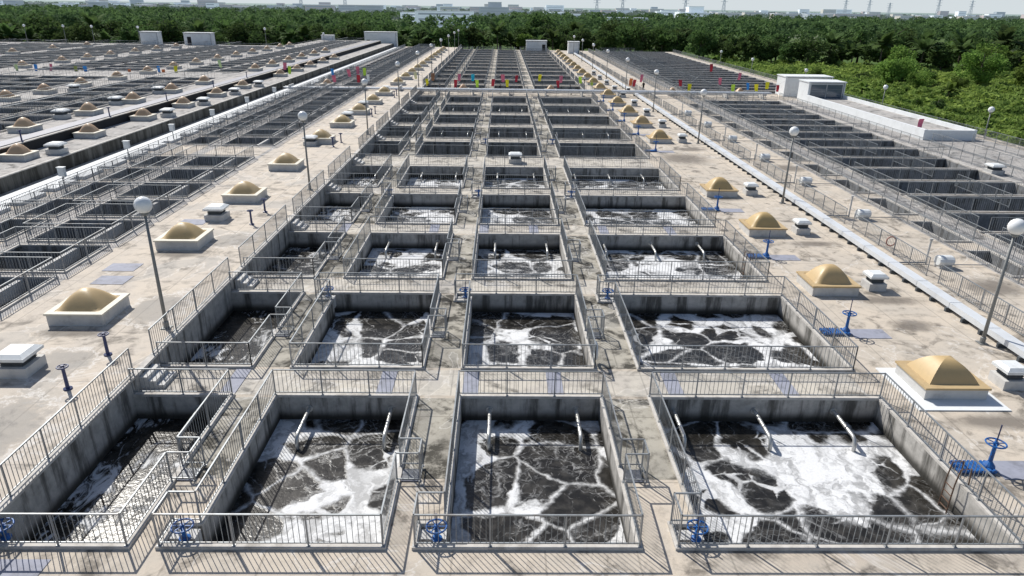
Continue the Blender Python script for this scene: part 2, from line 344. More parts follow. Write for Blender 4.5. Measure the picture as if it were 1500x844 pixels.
def fence(path, parent, z=.09, h=1.08, split_posts=True, cache=None, key=None):
    """handrail, bottom rail, one baluster panel for each side, posts"""
    if cache is not None and key in cache: parts = cache[key]
    else:
        hr, br = MB(), MB(); posts = []; parts = []; runs = path if isinstance(path[0][0], (tuple, list)) else [path]
        for run in runs:
            for i in range(len(run)-1):
                bal = MB(); fence_seg(hr, br, bal, posts, run[i], run[i+1], z, h, i == 0)
                if bal.f: parts.append(('baluster_panel', bal.mesh('baluster_panel', M['rail']), (0,0,0)))
        parts.append(('handrail', hr.mesh('handrail', M['rail']), (0,0,0))); parts.append(('bottom_rail', br.mesh('bottom_rail', M['rail']), (0,0,0)))
        if split_posts:
            pm = MB(); pm.box(-.022,.022,-.022,.022,0,h-.005); pm.box(-.05,.05,-.05,.05,0,.012); pme = pm.mesh('post', M['post'])
            for x, y in posts: parts.append(('post', pme, (x,y,z)))
        else:
            pm = MB()
            for x, y in posts: pm.box(x-.022,x+.022,y-.022,y+.022,z,z+h-.005)
            for a_ in range(len(br.v)): pass
            n0 = len(br.v); br.v += pm.v; br.f += [tuple(i+n0 for i in f) for f in pm.f]; br.m += pm.m
            parts[-1] = ('bottom_rail', br.mesh('bottom_rail', M['rail']), (0,0,0))
        if cache is not None: cache[key] = parts
    for n, me, l in parts: link(n, me, parent, l)

# --- concrete sheets with the basin openings cut out
def sheet(name, x0, x1, y0, y1, z, holes, mat, skirt=(), zb=-4):
    xs = {x0, x1}; ys = {y0, y1}
    for a, b, c, d in holes: xs |= {a, b}; ys |= {c, d}
    xs = sorted(v for v in xs if x0 <= v <= x1); ys = sorted(v for v in ys if y0 <= v <= y1)
    mb = MB(); H = np.zeros((len(xs)-1, len(ys)-1), bool)
    cxs = np.array([(xs[i]+xs[i+1])/2 for i in range(len(xs)-1)]); cys = np.array([(ys[i]+ys[i+1])/2 for i in range(len(ys)-1)])
    for a, b, c, d in holes: H[np.ix_((cxs > a) & (cxs < b), (cys > c) & (cys < d))] = True
    for i in range(len(xs)-1):
        for j in range(len(ys)-1):
            if not H[i,j]: mb.poly([(xs[i],ys[j],z),(xs[i+1],ys[j],z),(xs[i+1],ys[j+1],z),(xs[i],ys[j+1],z)])
    if 'x0' in skirt: mb.poly([(x0,y1,zb),(x0,y0,zb),(x0,y0,z),(x0,y1,z)])
    if 'x1' in skirt: mb.poly([(x1,y0,zb),(x1,y1,zb),(x1,y1,z),(x1,y0,z)])
    if 'y0' in skirt: mb.poly([(x0,y0,zb),(x1,y0,zb),(x1,y0,z),(x0,y0,z)])
    if 'y1' in skirt: mb.poly([(x1,y1,zb),(x0,y1,zb),(x0,y1,z),(x1,y1,z)])
    return tag(obj(name, mb, mat), kind='structure')

holesC = []; fcache = {}; tcache = {}
for ri, (F, B) in enumerate(ROWS):
    for ci, (xa, xb) in enumerate(CX):
        w, d = xb-xa, B-F; p = outline(w, d, '', ci, ri)
        holesC.append((xa, xb, F, B))
        if ci > 0 and ri == 0: holesC.append((xa-.78, xa, F, F+.78))
        if ci > 0 and ri % 2 == 1 and ri < 10: holesC.append((xa-.78, xa, B-.78, B))
        var = 0 if ri == 0 else (1 if (ri % 2 == 1 and ri < 10) else 2); key = (ci, var, round(d,2), ri < 5)
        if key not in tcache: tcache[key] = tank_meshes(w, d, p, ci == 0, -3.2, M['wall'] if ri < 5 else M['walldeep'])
        wet = 'foaming' if ri < 5 else 'shadowed grey'
        t = thing('settling_tank', '%s basin, %s row of the central block, %s' % (wet, nth(ri), COLN[ci]), 'basin', (xa, F, 0), 'open basins of the central block')
        link('wall', tcache[key][0], t); link('coping', tcache[key][1], t)
        # bent stainless air pipes on every other row
        if ri < 10 and ri % 2 == 0:
            if ('pipe', ri == 0) not in tcache:
                m = MB(); m.tube([(0,.0,-.48),(0,-.25,-.47),(0,-1.7,-.5),(0,-1.86,-.56),(0,-1.93,-.75),(0,-1.95,-1.7)], .075, 10)
                tcache[('pipe', ri == 0)] = m.mesh('air_pipe', M['pipe'], True)
                m = MB(); m.tube([(0,-.01,-.48),(0,-.05,-.48)], .14, 12); tcache[('fl', ri == 0)] = m.mesh('flange', M['pipe'])
            for px in [[2.5],[1.2,4.4],[1.1,4.5],[.9,4.1,7.25]][ci]:
                ap = link('air_pipe', tcache[('pipe', ri == 0)], t, (px, d, 0)); link('flange', tcache[('fl', ri == 0)], ap)
        # railing enclosure
        e = .085; q = offset(p, e); n = .78
        c0, c1, cw = 2.75, 3.55, .82
        right = [(w+e,-e)]
        if ci < 3: right += [(w+e,c0),(w+cw,c0),(w+cw,c1),(w+e,c1)]
        right += [(w+e,d+e)]
        left = [tuple(v) for v in q[2+1:]] if False else None
        back = [(0 if ci == 0 else (-n-e if var == 1 else -e), d+e)]
        path = right+back
        if ci > 0:
            if var == 1: path += [(-n-e, d-n-e), (-e, d-n-e)]
            if var == 0: path += [(-e, n+e), (-n-e, n+e), (-n-e, -e)]
            else: path += [(-e,-e)]
        else: path += []
        front = [(path[-1] if ci > 0 else (.0,-e)), (w+e,-e)]
        key = (ci, var, round(d,2), ri < 4)
        g = thing('railing', 'steel railing of the %s central basin, %s' % (nth(ri), COLN[ci]), 'railing', (xa, F, 0), 'railings round the central basins')
        if ci > 0: path = path+[front[1]]
        fence([path, front] if ci == 0 else path, g, split_posts=ri < 4, cache=fcache, key=key)
        if ci < 3 and ri < 10:      # dark access hatch with rungs inside the little cage
            if 'hatch' not in tcache:
                m = MB(); m.box(.19,.74,.1,.7,.01,.05); m2 = MB()
                for i in range(9): m2.bar((.21,.14+i*.065,.06),(.72,.14+i*.065,.06), .02)
                tcache['hatch'] = m.mesh('hatch', M['plate']); tcache['grating'] = m2.mesh('grating', M['post'])
            hh = link('hatch', tcache['hatch'], t, (w, c0, 0)); link('grating', tcache['grating'], hh)
        if ri < 10 and (ri == 0 or var == 1) and ci > 0:      # concrete bracket carrying the gate valve
            yb = .25 if ri == 0 else d-.62
            m = MB(); m.box(-.77,-.02,yb,yb+.4,-.55,.02); obj('bracket', m, M['curb'], t)

# ladders on the right wall of the wide basins
for ri in (0, 2):
    F, B = ROWS[ri]; x, y = 14.84, F+2.6
    m = MB()
    for s in (0, .42):
        m.tube([(x+.25,y+s,.1),(x+.2,y+s,.75),(x-.15,y+s,.72),(x-.2,y+s,.1),(x-.2,y+s,-1.6)], .024, 6)
    for i in range(6): m.bar((x-.2,y,-.05-.27*i),(x-.2,y+.42,-.05-.27*i), .025)
    tag(obj('ladder', m, M['rust']), 'rusty ladder hooked over the right wall of the %s foaming basin' % ('front wide' if ri == 0 else 'third-row wide'), 'ladder')

# grimy longitudinal walkways beside the basins, 4 mm over the slab
for i, (xa, xb) in enumerate([(-10.33,-8.82), (-3.18,-1.67), (4.07,5.78)]):
    m = MB()
    for ri, (F, B) in enumerate(ROWS):
        ya, yb = F+(.0 if ri else 3.6), B
        x0, x1 = xa, xb
        if ri == 0: ya = F+1.0 if False else F+3.0
        m.poly([(x0,ya,.004),(x1,ya,.004),(x1,yb,.004),(x0,yb,.004)])
    tag(obj('walkway', m, M['moss']), kind='structure')
m = MB()
for ri in range(9):
    y0 = ROWS[ri][1]+.2; y1 = ROWS[ri+1][0]-.2
    m.poly([(-14.1,y0,.004),(14.7,y0,.004),(14.7,y1,.004),(-14.1,y1,.004)])
tag(obj('walkway', m, M['walk']), kind='structure')
# steel cover plates across the walkways
pm = MB(); pm.box(0,.62,.22,2.2,.008,.03); pme = pm.mesh('cover_plate', M['plate'])
pi = 0
for ri in (0, 2):
    for x, nm_ in [(-11.0,'between the second basin column and the narrow one'),(-4.9,'right part of the second basin column'),(-1.5,'left edge of the third basin column'),(1.9,'right part of the third basin column'),(6.7,'left part of the wide basin column'),(11.3,'right part of the wide basin column')]:
        o = link('cover_plate', pme, None, (x, ROWS[ri][1], 0))
        tag(o, 'dark plate across the %s cross walkway, %s' % ('first' if ri == 0 else 'third', nm_), 'cover plate', 'cover plates across the cross walkways')

# handwheel valves
def wheel(mb, c, R, mi=0, tilt=0):
    mb.torus(c, R, .028, 22, 6, mi=mi)
    for k in range(6):
        t = k*math.pi/3; mb.bar(c, (c[0]+R*math.cos(t), c[1]+R*math.sin(t), c[2]), .028, mi=mi)
    mb.tube([(c[0],c[1],c[2]-.05),(c[0],c[1],c[2]+.06)], .06, 10, mi)
def valve(label, loc, h=.75, R=.33, mat='blue', group=None, rod=.45):
    t = thing('gate_valve', label, 'valve', loc, group)
    m = MB(); m.lathe([(.16,0),(.16,.05),(.07,.09),(.06,h-.12),(.09,h-.06),(.07,h-.02)], 12); obj('pedestal', m, M[mat], t)
    m = MB(); wheel(m, (0,0,h), R); obj('handwheel', m, M[mat], t)
    m = MB(); m.tube([(0,0,h),(0,0,h+rod)], .022, 6); obj('stem', m, M['navy'], t); return t
v0 = valve('blue handwheel valve at the front left corner of the third column foaming basin', (-1.78, 15.6, .02), .46, .29)
dup(v0, (-9.0+.05, 15.6, .02), 'blue handwheel valve at the front left corner of the second column basin')
dup(v0, (5.68, 15.6, .02), 'blue handwheel valve at the front left corner of the wide basin')
dup(v0, (-14.0, 15.6, .02), 'blue handwheel valve by the retaining wall, front of the narrow basin')
for ri in (1, 3, 5):
    for ci in (1, 2, 3):
        dup(v0, (CX[ci][0]-.35, ROWS[ri][1]-.4, .02), 'blue handwheel valve behind the %s row basin, %s' % (ORD[ri], COLN[ci]))

# right-hand valves with ribbed blue channel cover
def rvalve(i, y):
    t = thing('channel_valve', 'tall blue handwheel valve by the right basin wall, %s' % nth(i), 'valve', (16.4, y, 0), 'blue valves on the right deck')
    m = MB(); m.box(-1.15,.12,-.28,.28,.05,.13)
    for k in range(9): m.box(-1.12+k*.14,-1.05+k*.14,-.29,.29,.13,.165)
    for k in range(5): m.box(-1.1+k*.28,-1.04+k*.28,-.26,.26,.0,.05)
    obj('ribbed_cover', m, M['blue'], t)
    m = MB(); m.lathe([(.2,.13),(.18,.2),(.07,.34),(.06,.95),(.09,1.0)], 12); obj('pedestal', m, M['blue'], t)
    m = MB(); wheel(m, (0,0,1.05), .3); obj('handwheel', m, M['blue'], t)
    m = MB(); m.tube([(0,0,1.05),(0,0,1.75)], .022, 6); obj('stem', m, M['navy'], t); return t
ys = [18.95,29.35,40.05,50.7,73.6,83.9,94.3,104.7,115.0]
rv = rvalve(0, ys[0])
cvm = MB(); cvm.box(0,1.75,-.55,.45,.006,.022); cvme = cvm.mesh('cover_plate', M['plate'])
for i, y in enumerate(ys):
    if i: dup(rv, (16.4, y, 0), 'tall blue handwheel valve by the right basin wall, %s' % nth(i))
    if i < 6: tag(link('cover_plate', cvme, None, (16.62, y, 0)), 'flat bluish steel plate on the right deck beside the %s blue ribbed valve' % nth(i), 'cover plate', 'plates beside the right valves')
# greyer aisles of the side blocks
m = MB()
for a, b, c, d in [(46.5,58.3,40,120),(31.5,33.3,22,250),(29.2,29.6,22,250)]: m.poly([(a,c,.004),(b,c,.004),(b,d,.004),(a,d,.004)])
tag(obj('walkway', m, M['far']), kind='structure')
m = MB()
for a, b in [(-23.3,-22.9),(-29.95,-28.75),(-34.0,-32.75)]: m.poly([(a,12,.604),(b,12,.604),(b,250,.604),(a,250,.604)])
for r in range(44):
    y = 23.85+5.19*r
    if y < 245: m.poly([(-28.75,y,.604),(-23.3,y,.604),(-23.3,y+.6,.604),(-28.75,y+.6,.604)])
tag(obj('walkway', m, M['far']), kind='structure')
# small navy pillars on the left deck
lv = [(-16.3,22.84),(-16.25,25.59),(-16.5,43.99),(-16.55,46.92),(-17.3,71.1),(-17.0,73.5),(-17.0,92),(-17.0,94.5),(-17.0,112),(-17.0,114.5)]
l0 = None
for i, (x, y) in enumerate(lv):
    lab = 'slim navy handwheel pillar standing on the pale left deck, %s' % nth(i)
    if l0 is None: l0 = valve(lab, (x,y,.6), .95, .19, 'navy', 'navy pillars on the left deck', .02)
    else: dup(l0, (x,y,.6), lab)

for i, y in enumerate([61,75.5,89,104,118]): dup(l0, (-41.85,y,2.7), 'navy pillar standing on the edge of the lilac channel strip, %s' % nth(i))['group'] = 'navy pillars on the lilac strip'
# ------------------------------------------------------------------ decks
rightX = (33.5, 46.2); RP = 5.2
RROWS = [(35.2+RP*i, 39.75+RP*i) for i in range(42)]
RROWS = [r for r in RROWS if not (117.5 < r[0] < 126.5)]
holesR = [(rightX[0], rightX[1] if a < 120 else 56.5, a, b) for a, b in RROWS]
CH = [(29.75, 31.3, 24+6.5*i, 28.4+6.5*i) for i in range(14)]
holesC += holesR+[(a,b,c,d) for a,b,c,d in CH]
sheet('deck', -14.2, 60., 3., 255., 0., holesC, M['deck'], ('x1','y1','y0'))
tag(obj('water', (lambda m: (m.poly([(-14.2,15,-1.0),(14.95,15,-1.0),(14.95,66,-1.0),(-14.2,66,-1.0)]), m)[1])(MB()), M['water']), kind='structure')
m = MB(); m.poly([(-14.2,66.05,-2.5),(15.,66.05,-2.5),(15.,254,-2.5),(-14.2,254,-2.5)]); m.poly([(29.,20,-2.5),(57.,20,-2.5),(57.,254,-2.5),(29.,254,-2.5)])
m.poly([(-37.,14,-2.2),(-23.,14,-2.2),(-23.,254,-2.2),(-37.,254,-2.2)])
tag(obj('water', m, M['deepwater']), kind='structure')

# retaining wall of the left deck
t = thing('retaining_wall', 'streaked concrete wall running along the left side of the narrow foaming basins', 'wall', (-14.2,0,0))
m = MB(); m.box(-14.5,-14.2,3.,254.8,-3.2,.6); obj('wall', m, M['wall'], t, loc=(14.2-14.2,0,0)).location = (14.2,0,0)
m = MB(); m.box(-14.46,-14.17,3.,254.8,.603,.70); obj('coping', m, M['cope'], t).location = (14.2,0,0)
# left deck tanks
LP = 5.19; LCOL = [(-28.6,-23.5), (-32.6,-30.1)]
LROWS = [(19.4+LP*i, 23.7+LP*i) for i in range(45)]
LROWS = [r for r in LROWS if not (65.2 < r[0] < 69) and not (119 < r[0] < 127) and r[1] < 253]
holesL = [(a, b, c, d) for a, b in LCOL for c, d in LROWS]
sheet('deck', -37.6, -14.5, 3., 255., .6, holesL, M['deckL'], ('y1','y0'))

def simple_tanks(cols, rows, z, name, labf, group, cat='basin', split=True, wm=None, coph=.07, depth=-3., rails=True, railf=None, raildup=None):
    for ci, (xa, xb) in enumerate(cols):
        for ri, (F, B) in enumerate(rows):
            w, d = xb-xa, B-F; key = ('s', round(w,2), round(d,2), z, wm.name)
            if key not in tcache:
                p = [(0,0),(w,0),(w,d),(0,d)]; tcache[key] = tank_meshes(w, d, p, False, depth-z, wm, coph, .14)
                # dividing beam
            t = thing(name, labf(ci, ri), cat, (xa, F, z), group)
            link('wall', tcache[key][0], t); link('coping', tcache[key][1], t)
            if rails and not (ci == 1 and ri > 24):
                g = thing('railing', railf(ci, ri), 'railing', (xa, F, z), group+' railings')
                e = .08; fence([(-e,-e),(w+e,-e),(w+e,d+e),(-e,d+e),(-e,-e)], g, z=coph, split_posts=ri < 5, cache=fcache, key=key+(ri < 5,))
LN = ['right column', 'narrow left column']
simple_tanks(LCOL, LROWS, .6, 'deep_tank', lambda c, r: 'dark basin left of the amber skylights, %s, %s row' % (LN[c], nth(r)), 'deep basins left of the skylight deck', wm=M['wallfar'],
             railf=lambda c, r: 'steel railing round the dark left basin, %s, %s row' % (LN[c], nth(r)))
# inner dividing beams across the left basins
bm = MB(); bm.box(-28.6+3.2,-28.6+3.45,0.01,4.29,-.1,.55); bmm = bm.mesh('dividing_beam', M['curb'])
for r, (F, B) in enumerate(LROWS[:20]):
    tag(link('dividing_beam', bmm, None, (0,F,0)), 'thin grey concrete beam spanning the dark left basin, %s row' % nth(r), 'beam', 'beams across the left basins')
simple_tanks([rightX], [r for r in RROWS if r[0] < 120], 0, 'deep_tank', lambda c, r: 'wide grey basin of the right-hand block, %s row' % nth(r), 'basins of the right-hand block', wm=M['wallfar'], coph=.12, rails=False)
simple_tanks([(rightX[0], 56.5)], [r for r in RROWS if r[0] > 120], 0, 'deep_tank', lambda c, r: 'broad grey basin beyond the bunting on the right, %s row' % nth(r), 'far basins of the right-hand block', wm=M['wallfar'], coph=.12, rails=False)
for r, (a, b, c, d) in enumerate(CH):
    key = 'ch'
    if key not in tcache: tcache[key] = tank_meshes(b-a, d-c, [(0,0),(b-a,0),(b-a,d-c),(0,d-c)], False, -3, M['wallfar'], .1, .14)
    t = thing('channel_pit', 'narrow dark channel pit right of the beige deck, %s' % nth(r), 'channel', (a, c, 0), 'pits along the right channel')
    link('wall', tcache[key][0], t); link('coping', tcache[key][1], t)
# cross rails in the right block
for r, (F, B) in enumerate(RROWS):
    g = thing('railing', 'steel railing behind the %s basin of the right-hand block' % nth(r), 'railing', (rightX[0], B+.32, .13), 'cross railings of the right block')
    L = 8.6 if r % 3 else 12.4
    fence([(.2,0),(L,0)], g, z=0, split_posts=False, cache=fcache, key=('rx', L))

# long railings on the right and left
def long_rail(x, y0, y1, z, seg, labf, gap=1.2, group=None, split=4, h=1.1):
    y = y0; i = 0
    while y+seg <= y1:
        g = thing('railing', labf(i), 'railing', (x, y, z), group)
        fence([(0,0),(0,seg-gap)], g, z=0, h=h, split_posts=i < split, cache=fcache, key=('lr', seg, gap, h, i < split)); y += seg; i += 1
long_rail(24.75, 16.4, 250, 0, 10.38, lambda i: 'steel railing behind the long white duct, %s section' % nth(i), group='railings behind the white duct')
long_rail(29.35, 22.4, 250, 0, 227.59, lambda i: 'steel railing on the near side of the right-hand channel, one long run', .3, 'railings before the right channel', 3)
long_rail(31.7, 22.4, 250, 0, 227.59, lambda i: 'steel railing on the far side of the right-hand channel, one long run', .3, 'railings beyond the right channel', 2)
long_rail(33.15, 35.4, 250, 0, 10.38, lambda i: 'steel railing along the left ends of the right-hand basins, %s section' % nth(i), 2.5, 'railings at the right block', 2)
long_rail(39.6, 41.4, 250, .12, 10.38, lambda i: 'steel railing running over the middle of the right-hand basins, %s section' % nth(i), 3.5, 'railings over the right basins', 1)
long_rail(47.4, 41.4, 122, 0, 80., lambda i: 'steel railing at the right ends of the right-hand basins, one long run', .3, 'railings right of the right block', 1)
long_rail(58.6, 50.4, 250, 0, 199.59, lambda i: 'boundary railing between the works and the green scrub, one long run', 0, 'boundary railings', 1)
long_rail(-33.3, 30.4, 250, .6, 219.59, lambda i: 'steel railing beside the white channel at the foot of the dark wall, one long run', .3, 'railings beside the white channel', 2)
for x in (50.6, 55.4): long_rail(x, 40.4, 82, 0, 41., lambda i: 'steel railing on the grey aisle %s of the white ramp' % ('just left' if x < 52 else 'in line with the right wall'), .3, None, 1)
# left deck edge railing, broken at each walkway
for ri, (F, B) in enumerate(ROWS):
    g = thing('railing', 'railing on the left retaining wall beside the %s row' % nth(ri), 'railing', (-14.34, F-.2, .7), 'railings on the retaining wall')
    L = B-F+.75; y0 = 0
    if ri == 0: y0 = -4.; 
    fence([(0,y0),(0,L)], g, z=0, h=1.1, split_posts=ri < 5, cache=fcache, key=('ll', round(L,2), y0, ri < 5))
# steps down from the left deck
sm = MB()
for k in range(3): sm.box(.0+.30*k,.30*(k+1),.2,1.3,.005,.5-.17*k)
sme = sm.mesh('steps', M['curb'])
for ri in range(9):
    tag(link('steps', sme, None, (-14.18, ROWS[ri][1]+.42, 0)), 'concrete steps against the left retaining wall, %s cross walkway' % nth(ri), 'steps', 'steps down to the cross walkways')

# big dark wall, raised strips
def wall_thing(x, y0, y1, z0, z1, label, mat='wallfar'):
    t = thing('concrete_wall', label, 'wall', (x, y0, 0))
    m = MB(); m.box(-.3,0,0,y1-y0,z0,z1); obj('wall', m, M[mat], t)
    m = MB(); m.box(-.33,.05,0,y1-y0,z1+.002,z1+.08); obj('coping', m, M['cope'], t)
def streak():
    k = NT('black streaked wall', .9); n = k.noise(1.1, 6, sc=(1,1,.12), rough=.7).outputs[0]
    k.color(k.mix(k.ramp(n, .35, .62), (.17,.165,.15), (.045,.043,.036))); return k.m
M['streak'] = streak()
wall_thing(-37.6, 3, 255, .5, 1.72, 'long dark streaked wall above the white channel on the left', 'streak')
sheet('deck', -41.6, -37.9, 3., 250., 1.8, [], M['far'], ('y1','x0'), .5)
wall_thing(-41.6, 3, 250, 1.7, 2.62, 'low dark wall behind the amber skylights on the far left strip', 'black')
m = MB(); m.box(-43.4,-41.95,3,250,2.72,2.76); tag(obj('channel_cover', m, M['purple']), 'long lilac grey channel cover on the far left wall', 'channel cover')
# white channel and its lamps-on-post boxes
m = MB(); m.box(-36.7,-35.0,10,250,.606,.74)
for i in range(60): m.box(-34.95,-34.1,12+4*i,14.9+4*i,.606,.84)
tag(obj('white_channel', m, M['white']), 'bright white channel slabs at the foot of the long dark wall', 'channel')
bx = None
for i, (x, y) in enumerate([(-33.6,52.5),(-34.2,63.5),(-34.3,73),(-34.4,84),(-34.4,96),(-34.4,108)]):
    lab = 'small white control box on a post beside the white channel, %s' % nth(i)
    if bx is None:
        bx = thing('control_box', lab, 'control box', (x,y,.6), 'control boxes by the white channel')
        m = MB(); m.tube([(0,0,0),(0,0,1.1)], .05, 8); obj('post', m, M['post'], bx)
        m = MB(); m.box(-.24,.24,-.15,.15,1.1,1.75); m.box(-.28,.28,-.2,.2,1.75,1.8); obj('cabinet', m, M['whitebox'], bx)
    else: dup(bx, (x,y,.6), lab)

# ------------------------------------------------------------------ far-left field of basins
FLC = [(-57.5,-52.2),(-51.4,-46.6),(-83.5,-75),(-74,-63.6),(-108,-99),(-98,-89.5),(-134,-124),(-123,-112),(-160,-149),(-148,-138)]
def yend(x): return 248 if x > -56 else 212
FR = [(44.6+5.2*i, 48.9+5.2*i) for i in range(39)]; FR = [r for r in FR if not (117 < r[0] < 127)]
holesF = []; near_t = []; far_w = MB(); far_c = MB(); far_r = MB()
for ci, (a, b) in enumerate(FLC):
    for ri, (F, B) in enumerate(FR):
        if B > yend(b)-2: continue
        holesF.append((a, b, F, B))
        if ci < 4 and F < 112: near_t.append((ci, ri, a, b, F, B))
        else:
            for (p, q) in [((a,F),(b,F)),((b,F),(b,B)),((b,B),(a,B)),((a,B),(a,F))]:
                far_w.poly([(p[0],p[1],-.3),(q[0],q[1],-.3),(q[0],q[1],2.7),(p[0],p[1],2.7)][::-1])
            far_c.box(a-.1,b+.1,B,B+.18,2.7,2.85,nobot=True); far_c.box(a-.1,b+.1,F-.18,F,2.7,2.85,nobot=True)
for x0, x1 in ((-62.,-41.9),(-175.,-62.)):
    sheet('deck', x0, x1, 3., yend(x1), 2.7, [h for h in holesF if h[0] >= x0-.01 and h[1] <= x1], M['far'], ('y1',))
o = obj('basin_field', far_w, M['wallfar']); tag(o, 'distant open basins covering the far left of the works', 'basins', kind='stuff')
tag(obj('coping_field', far_c, M['cope']), 'pale wall tops between the distant basins on the far left', 'wall tops', kind='stuff')
m = MB(); m.poly([(-175,5,-.3),(-46,5,-.3),(-46,250,-.3),(-175,250,-.3)]); tag(obj('water', m, M['deepwater']), kind='structure')
FN = ['second column beyond the lilac strip','column next to the lilac strip','fourth column beyond the lilac strip','third column beyond the lilac strip']
for ci, ri, a, b, F, B in near_t:
    w, d = b-a, B-F; key = ('f', round(w,2))
    if key not in tcache: tcache[key] = tank_meshes(w, d, [(0,0),(w,0),(w,d),(0,d)], False, -3, M['wallfar'], .15, .14)
    t = thing('deep_tank', 'distant grey basin far left, %s, %s row' % (FN[ci], nth(ri)), 'basin', (a,F,2.7), 'basins of the raised far left block')
    link('wall', tcache[key][0], t); link('coping', tcache[key][1], t)
# rails over the far-left field: one mass of thin rails
fr = MB(); fb = MB()
def rail_lo(x0, y0, x1, y1, z, sp=.3, h=1.1):
    L = math.hypot(x1-x0, y1-y0); n = int(L/sp); dx, dy = (x1-x0)/L, (y1-y0)/L; ox, oy = -dy*.012, dx*.012
    fr.bar((x0,y0,z+h),(x1,y1,z+h), .06, .05)
    for i in range(n+1):
        t = L*i/n; X, Y = x0+dx*t, y0+dy*t; a = .014 if i % 7 else .03
        fr.poly([(X-dx*a,Y-dy*a,z),(X+dx*a,Y+dy*a,z),(X+dx*a,Y+dy*a,z+h),(X-dx*a,Y-dy*a,z+h)])
for ci, (a, b) in enumerate(FLC):
    for ri, (F, B) in enumerate(FR):
        if B > yend(b)-2: continue
        if (ri+ci) % 2 == 0: rail_lo(a, B+.4, b, B+.4, 2.7, .3 if F < 110 else .5)
    for x in (a-.3, b+.3): rail_lo(x, 46, x, yend(b)-3, 2.7, .35)
tag(obj('railing_field', fr, M['rail']), 'mass of thin steel railings among the distant far left basins', 'railings', kind='stuff')
for ci, x in enumerate((-45.9, -62.6, -84.6)):
    pass

# ------------------------------------------------------------------ skylights
def dome_mesh(w, d, h, mat, p=2.0, q=None):
    m = MB(); N = 14
    for j in range(N+1):
        for i in range(N+1):
            u, v = -1+2*i/N, -1+2*j/N; su, sv = abs(u), abs(v)
            mx = max(su, sv); 
            sm_ = (su**q+sv**q)**(1/q) if q else mx
            m.v.append((u*w/2, v*d/2, h*(1-min(1, sm_ if mx < 1 else 1)**p)))
    for j in range(N):
        for i in range(N):
            a = j*(N+1)+i; m.f.append((a,a+1,a+N+2,a+N+1)); m.m.append(0)
    return m
def skylight(label, loc, w=2.55, d=2.4, hc=.5, rim='rimG', dome='dome', q=None, group=None, hd=.78):
    t = thing('skylight', label, 'skylight', loc, group)
    m = MB(); m.box(-w/2+.06,w/2-.06,-d/2+.06,d/2-.06,0,hc); obj('curb', m, M['curb'], t)
    m = MB(); W, D, r = w/2, d/2, .3
    for (a,b,c,e) in [(-W,W,-D,-D+r),(-W,W,D-r,D),(-W,-W+r,-D+r,D-r),(W-r,W,-D+r,D-r)]: m.box(a,b,c,e,hc+.003,hc+.09)
    obj('rim', m, M[rim], t)
    me = dome_mesh(w-.6, d-.6, hd, dome, 1.75, q).mesh('dome', M[dome], False)
    me.polygons.foreach_set('use_smooth', [True]*len(me.polygons))
    if q is None:
        N = 14
        for e in me.edges:
            a, b = e.vertices; ia, ja, ib, jb = a%(N+1), a//(N+1), b%(N+1), b//(N+1)
            if (ia == ja and ib == jb) or (ia+ja == N and ib+jb == N): pass
    dm = link('dome', me, t, (0,0,hc+.07)); return t
def sharp_dome(w, d, h):          # four curved panels meeting on crisp hips
    m = MB(); N = 10
    for k in range(4):
        base = len(m.v)
        for j in range(N+1):
            s = 1-j/N; z = h*(1-s**2.1)
            for i in range(N+1):
                u = s*(-1+2*i/N)
                P = [(u*w/2,-s*d/2),(s*w/2,u*d/2),(-u*w/2,s*d/2),(-s*w/2,-u*d/2)][k]; m.v.append((P[0],P[1],z))
        for j in range(N):
            for i in range(N):
                a = base+j*(N+1)+i; m.f.append((a,a+1,a+N+2,a+N+1)); m.m.append(0)
    return m
LY = [19.1,29.5,39.9,50.4,61.0,73.6,84.0,94.4,104.8,115.2]+[131+10.38*i for i in range(11)]
s0 = skylight('x', (0,0,0), 2.6, 2.5, .52, 'rimW', 'dome', q=5, group='skylights on the left deck')
for i, y in enumerate(LY):
    if i == 0: s0.location = (-19.1, y, .6); s0['label'] = 'amber domed skylight with a pale curb on the left deck, nearest'
    else: dup(s0, (-19.1, y, .6), 'amber domed skylight with a pale curb on the left deck, %s' % nth(i))
RY = [24.4,35.0,45.3,55.7,79.4,90.2,100.4,110.6,121.]+[131.3+10.38*i for i in range(11)]
s1 = skylight('x', (0,0,0), 2.6, 2.3, .5, 'rimG', 'dome', group='skylights on the right deck')
for c in s1.children:
    if c.name.startswith('dome'): round_me = dome_mesh(2.0, 1.7, .85, 'dome', 2.1, 7).mesh('dome', M['dome'], True); c.data = round_me; rdome = c
for i, y in enumerate(RY):
    if i == 0: s1.location = (17.95, y, 0); s1['label'] = 'ridged amber skylight with an ochre rim on the right deck, nearest'
    else: dup(s1, (17.95, y, 0), 'ridged amber skylight with an ochre rim on the right deck, %s' % nth(i))
rdome.data = sharp_dome(2.0, 1.7, .8).mesh('dome', M['dome'], True)
# pale plinth round the nearest right skylight
m = MB(); m.box(16.1,19.7,22.55,25.9,.006,.05); tag(obj('skylight_apron', m, M['white']), 'whitewashed apron slab under the nearest right skylight', 'slab')
s2 = skylight('x', (0,0,0), 2.15, 2.15, .45, 'rimW', 'domeF', q=4, group='faded skylights of the far left strips', hd=.8)
fl = [(-40.3,1.8,y) for y in (47,58,68.6,79.5,90,101,111.5,131,142,152,163,174)]+[(-44.7,2.7,y) for y in (66,76.8,86.5,97,108,131,141,152,162,173,184)]+\
     [(-60.2,2.7,y) for y in (76,87,94.5,103,113,123,133,143,154,165,176,187,198,207)]+[(-86.3,2.7,y) for y in (120,131,143,152,161,172,183,194)]+[(-110.2,2.7,y) for y in (120,135,150,165,180,195)]
nmz = {-40.3:'on the strip over the dark streaked wall', -44.7:'behind the lilac channel cover', -60.2:'in the second far left row', -86.3:'in the third far left row', -110.2:'in the farthest left row'}
cnt = {}
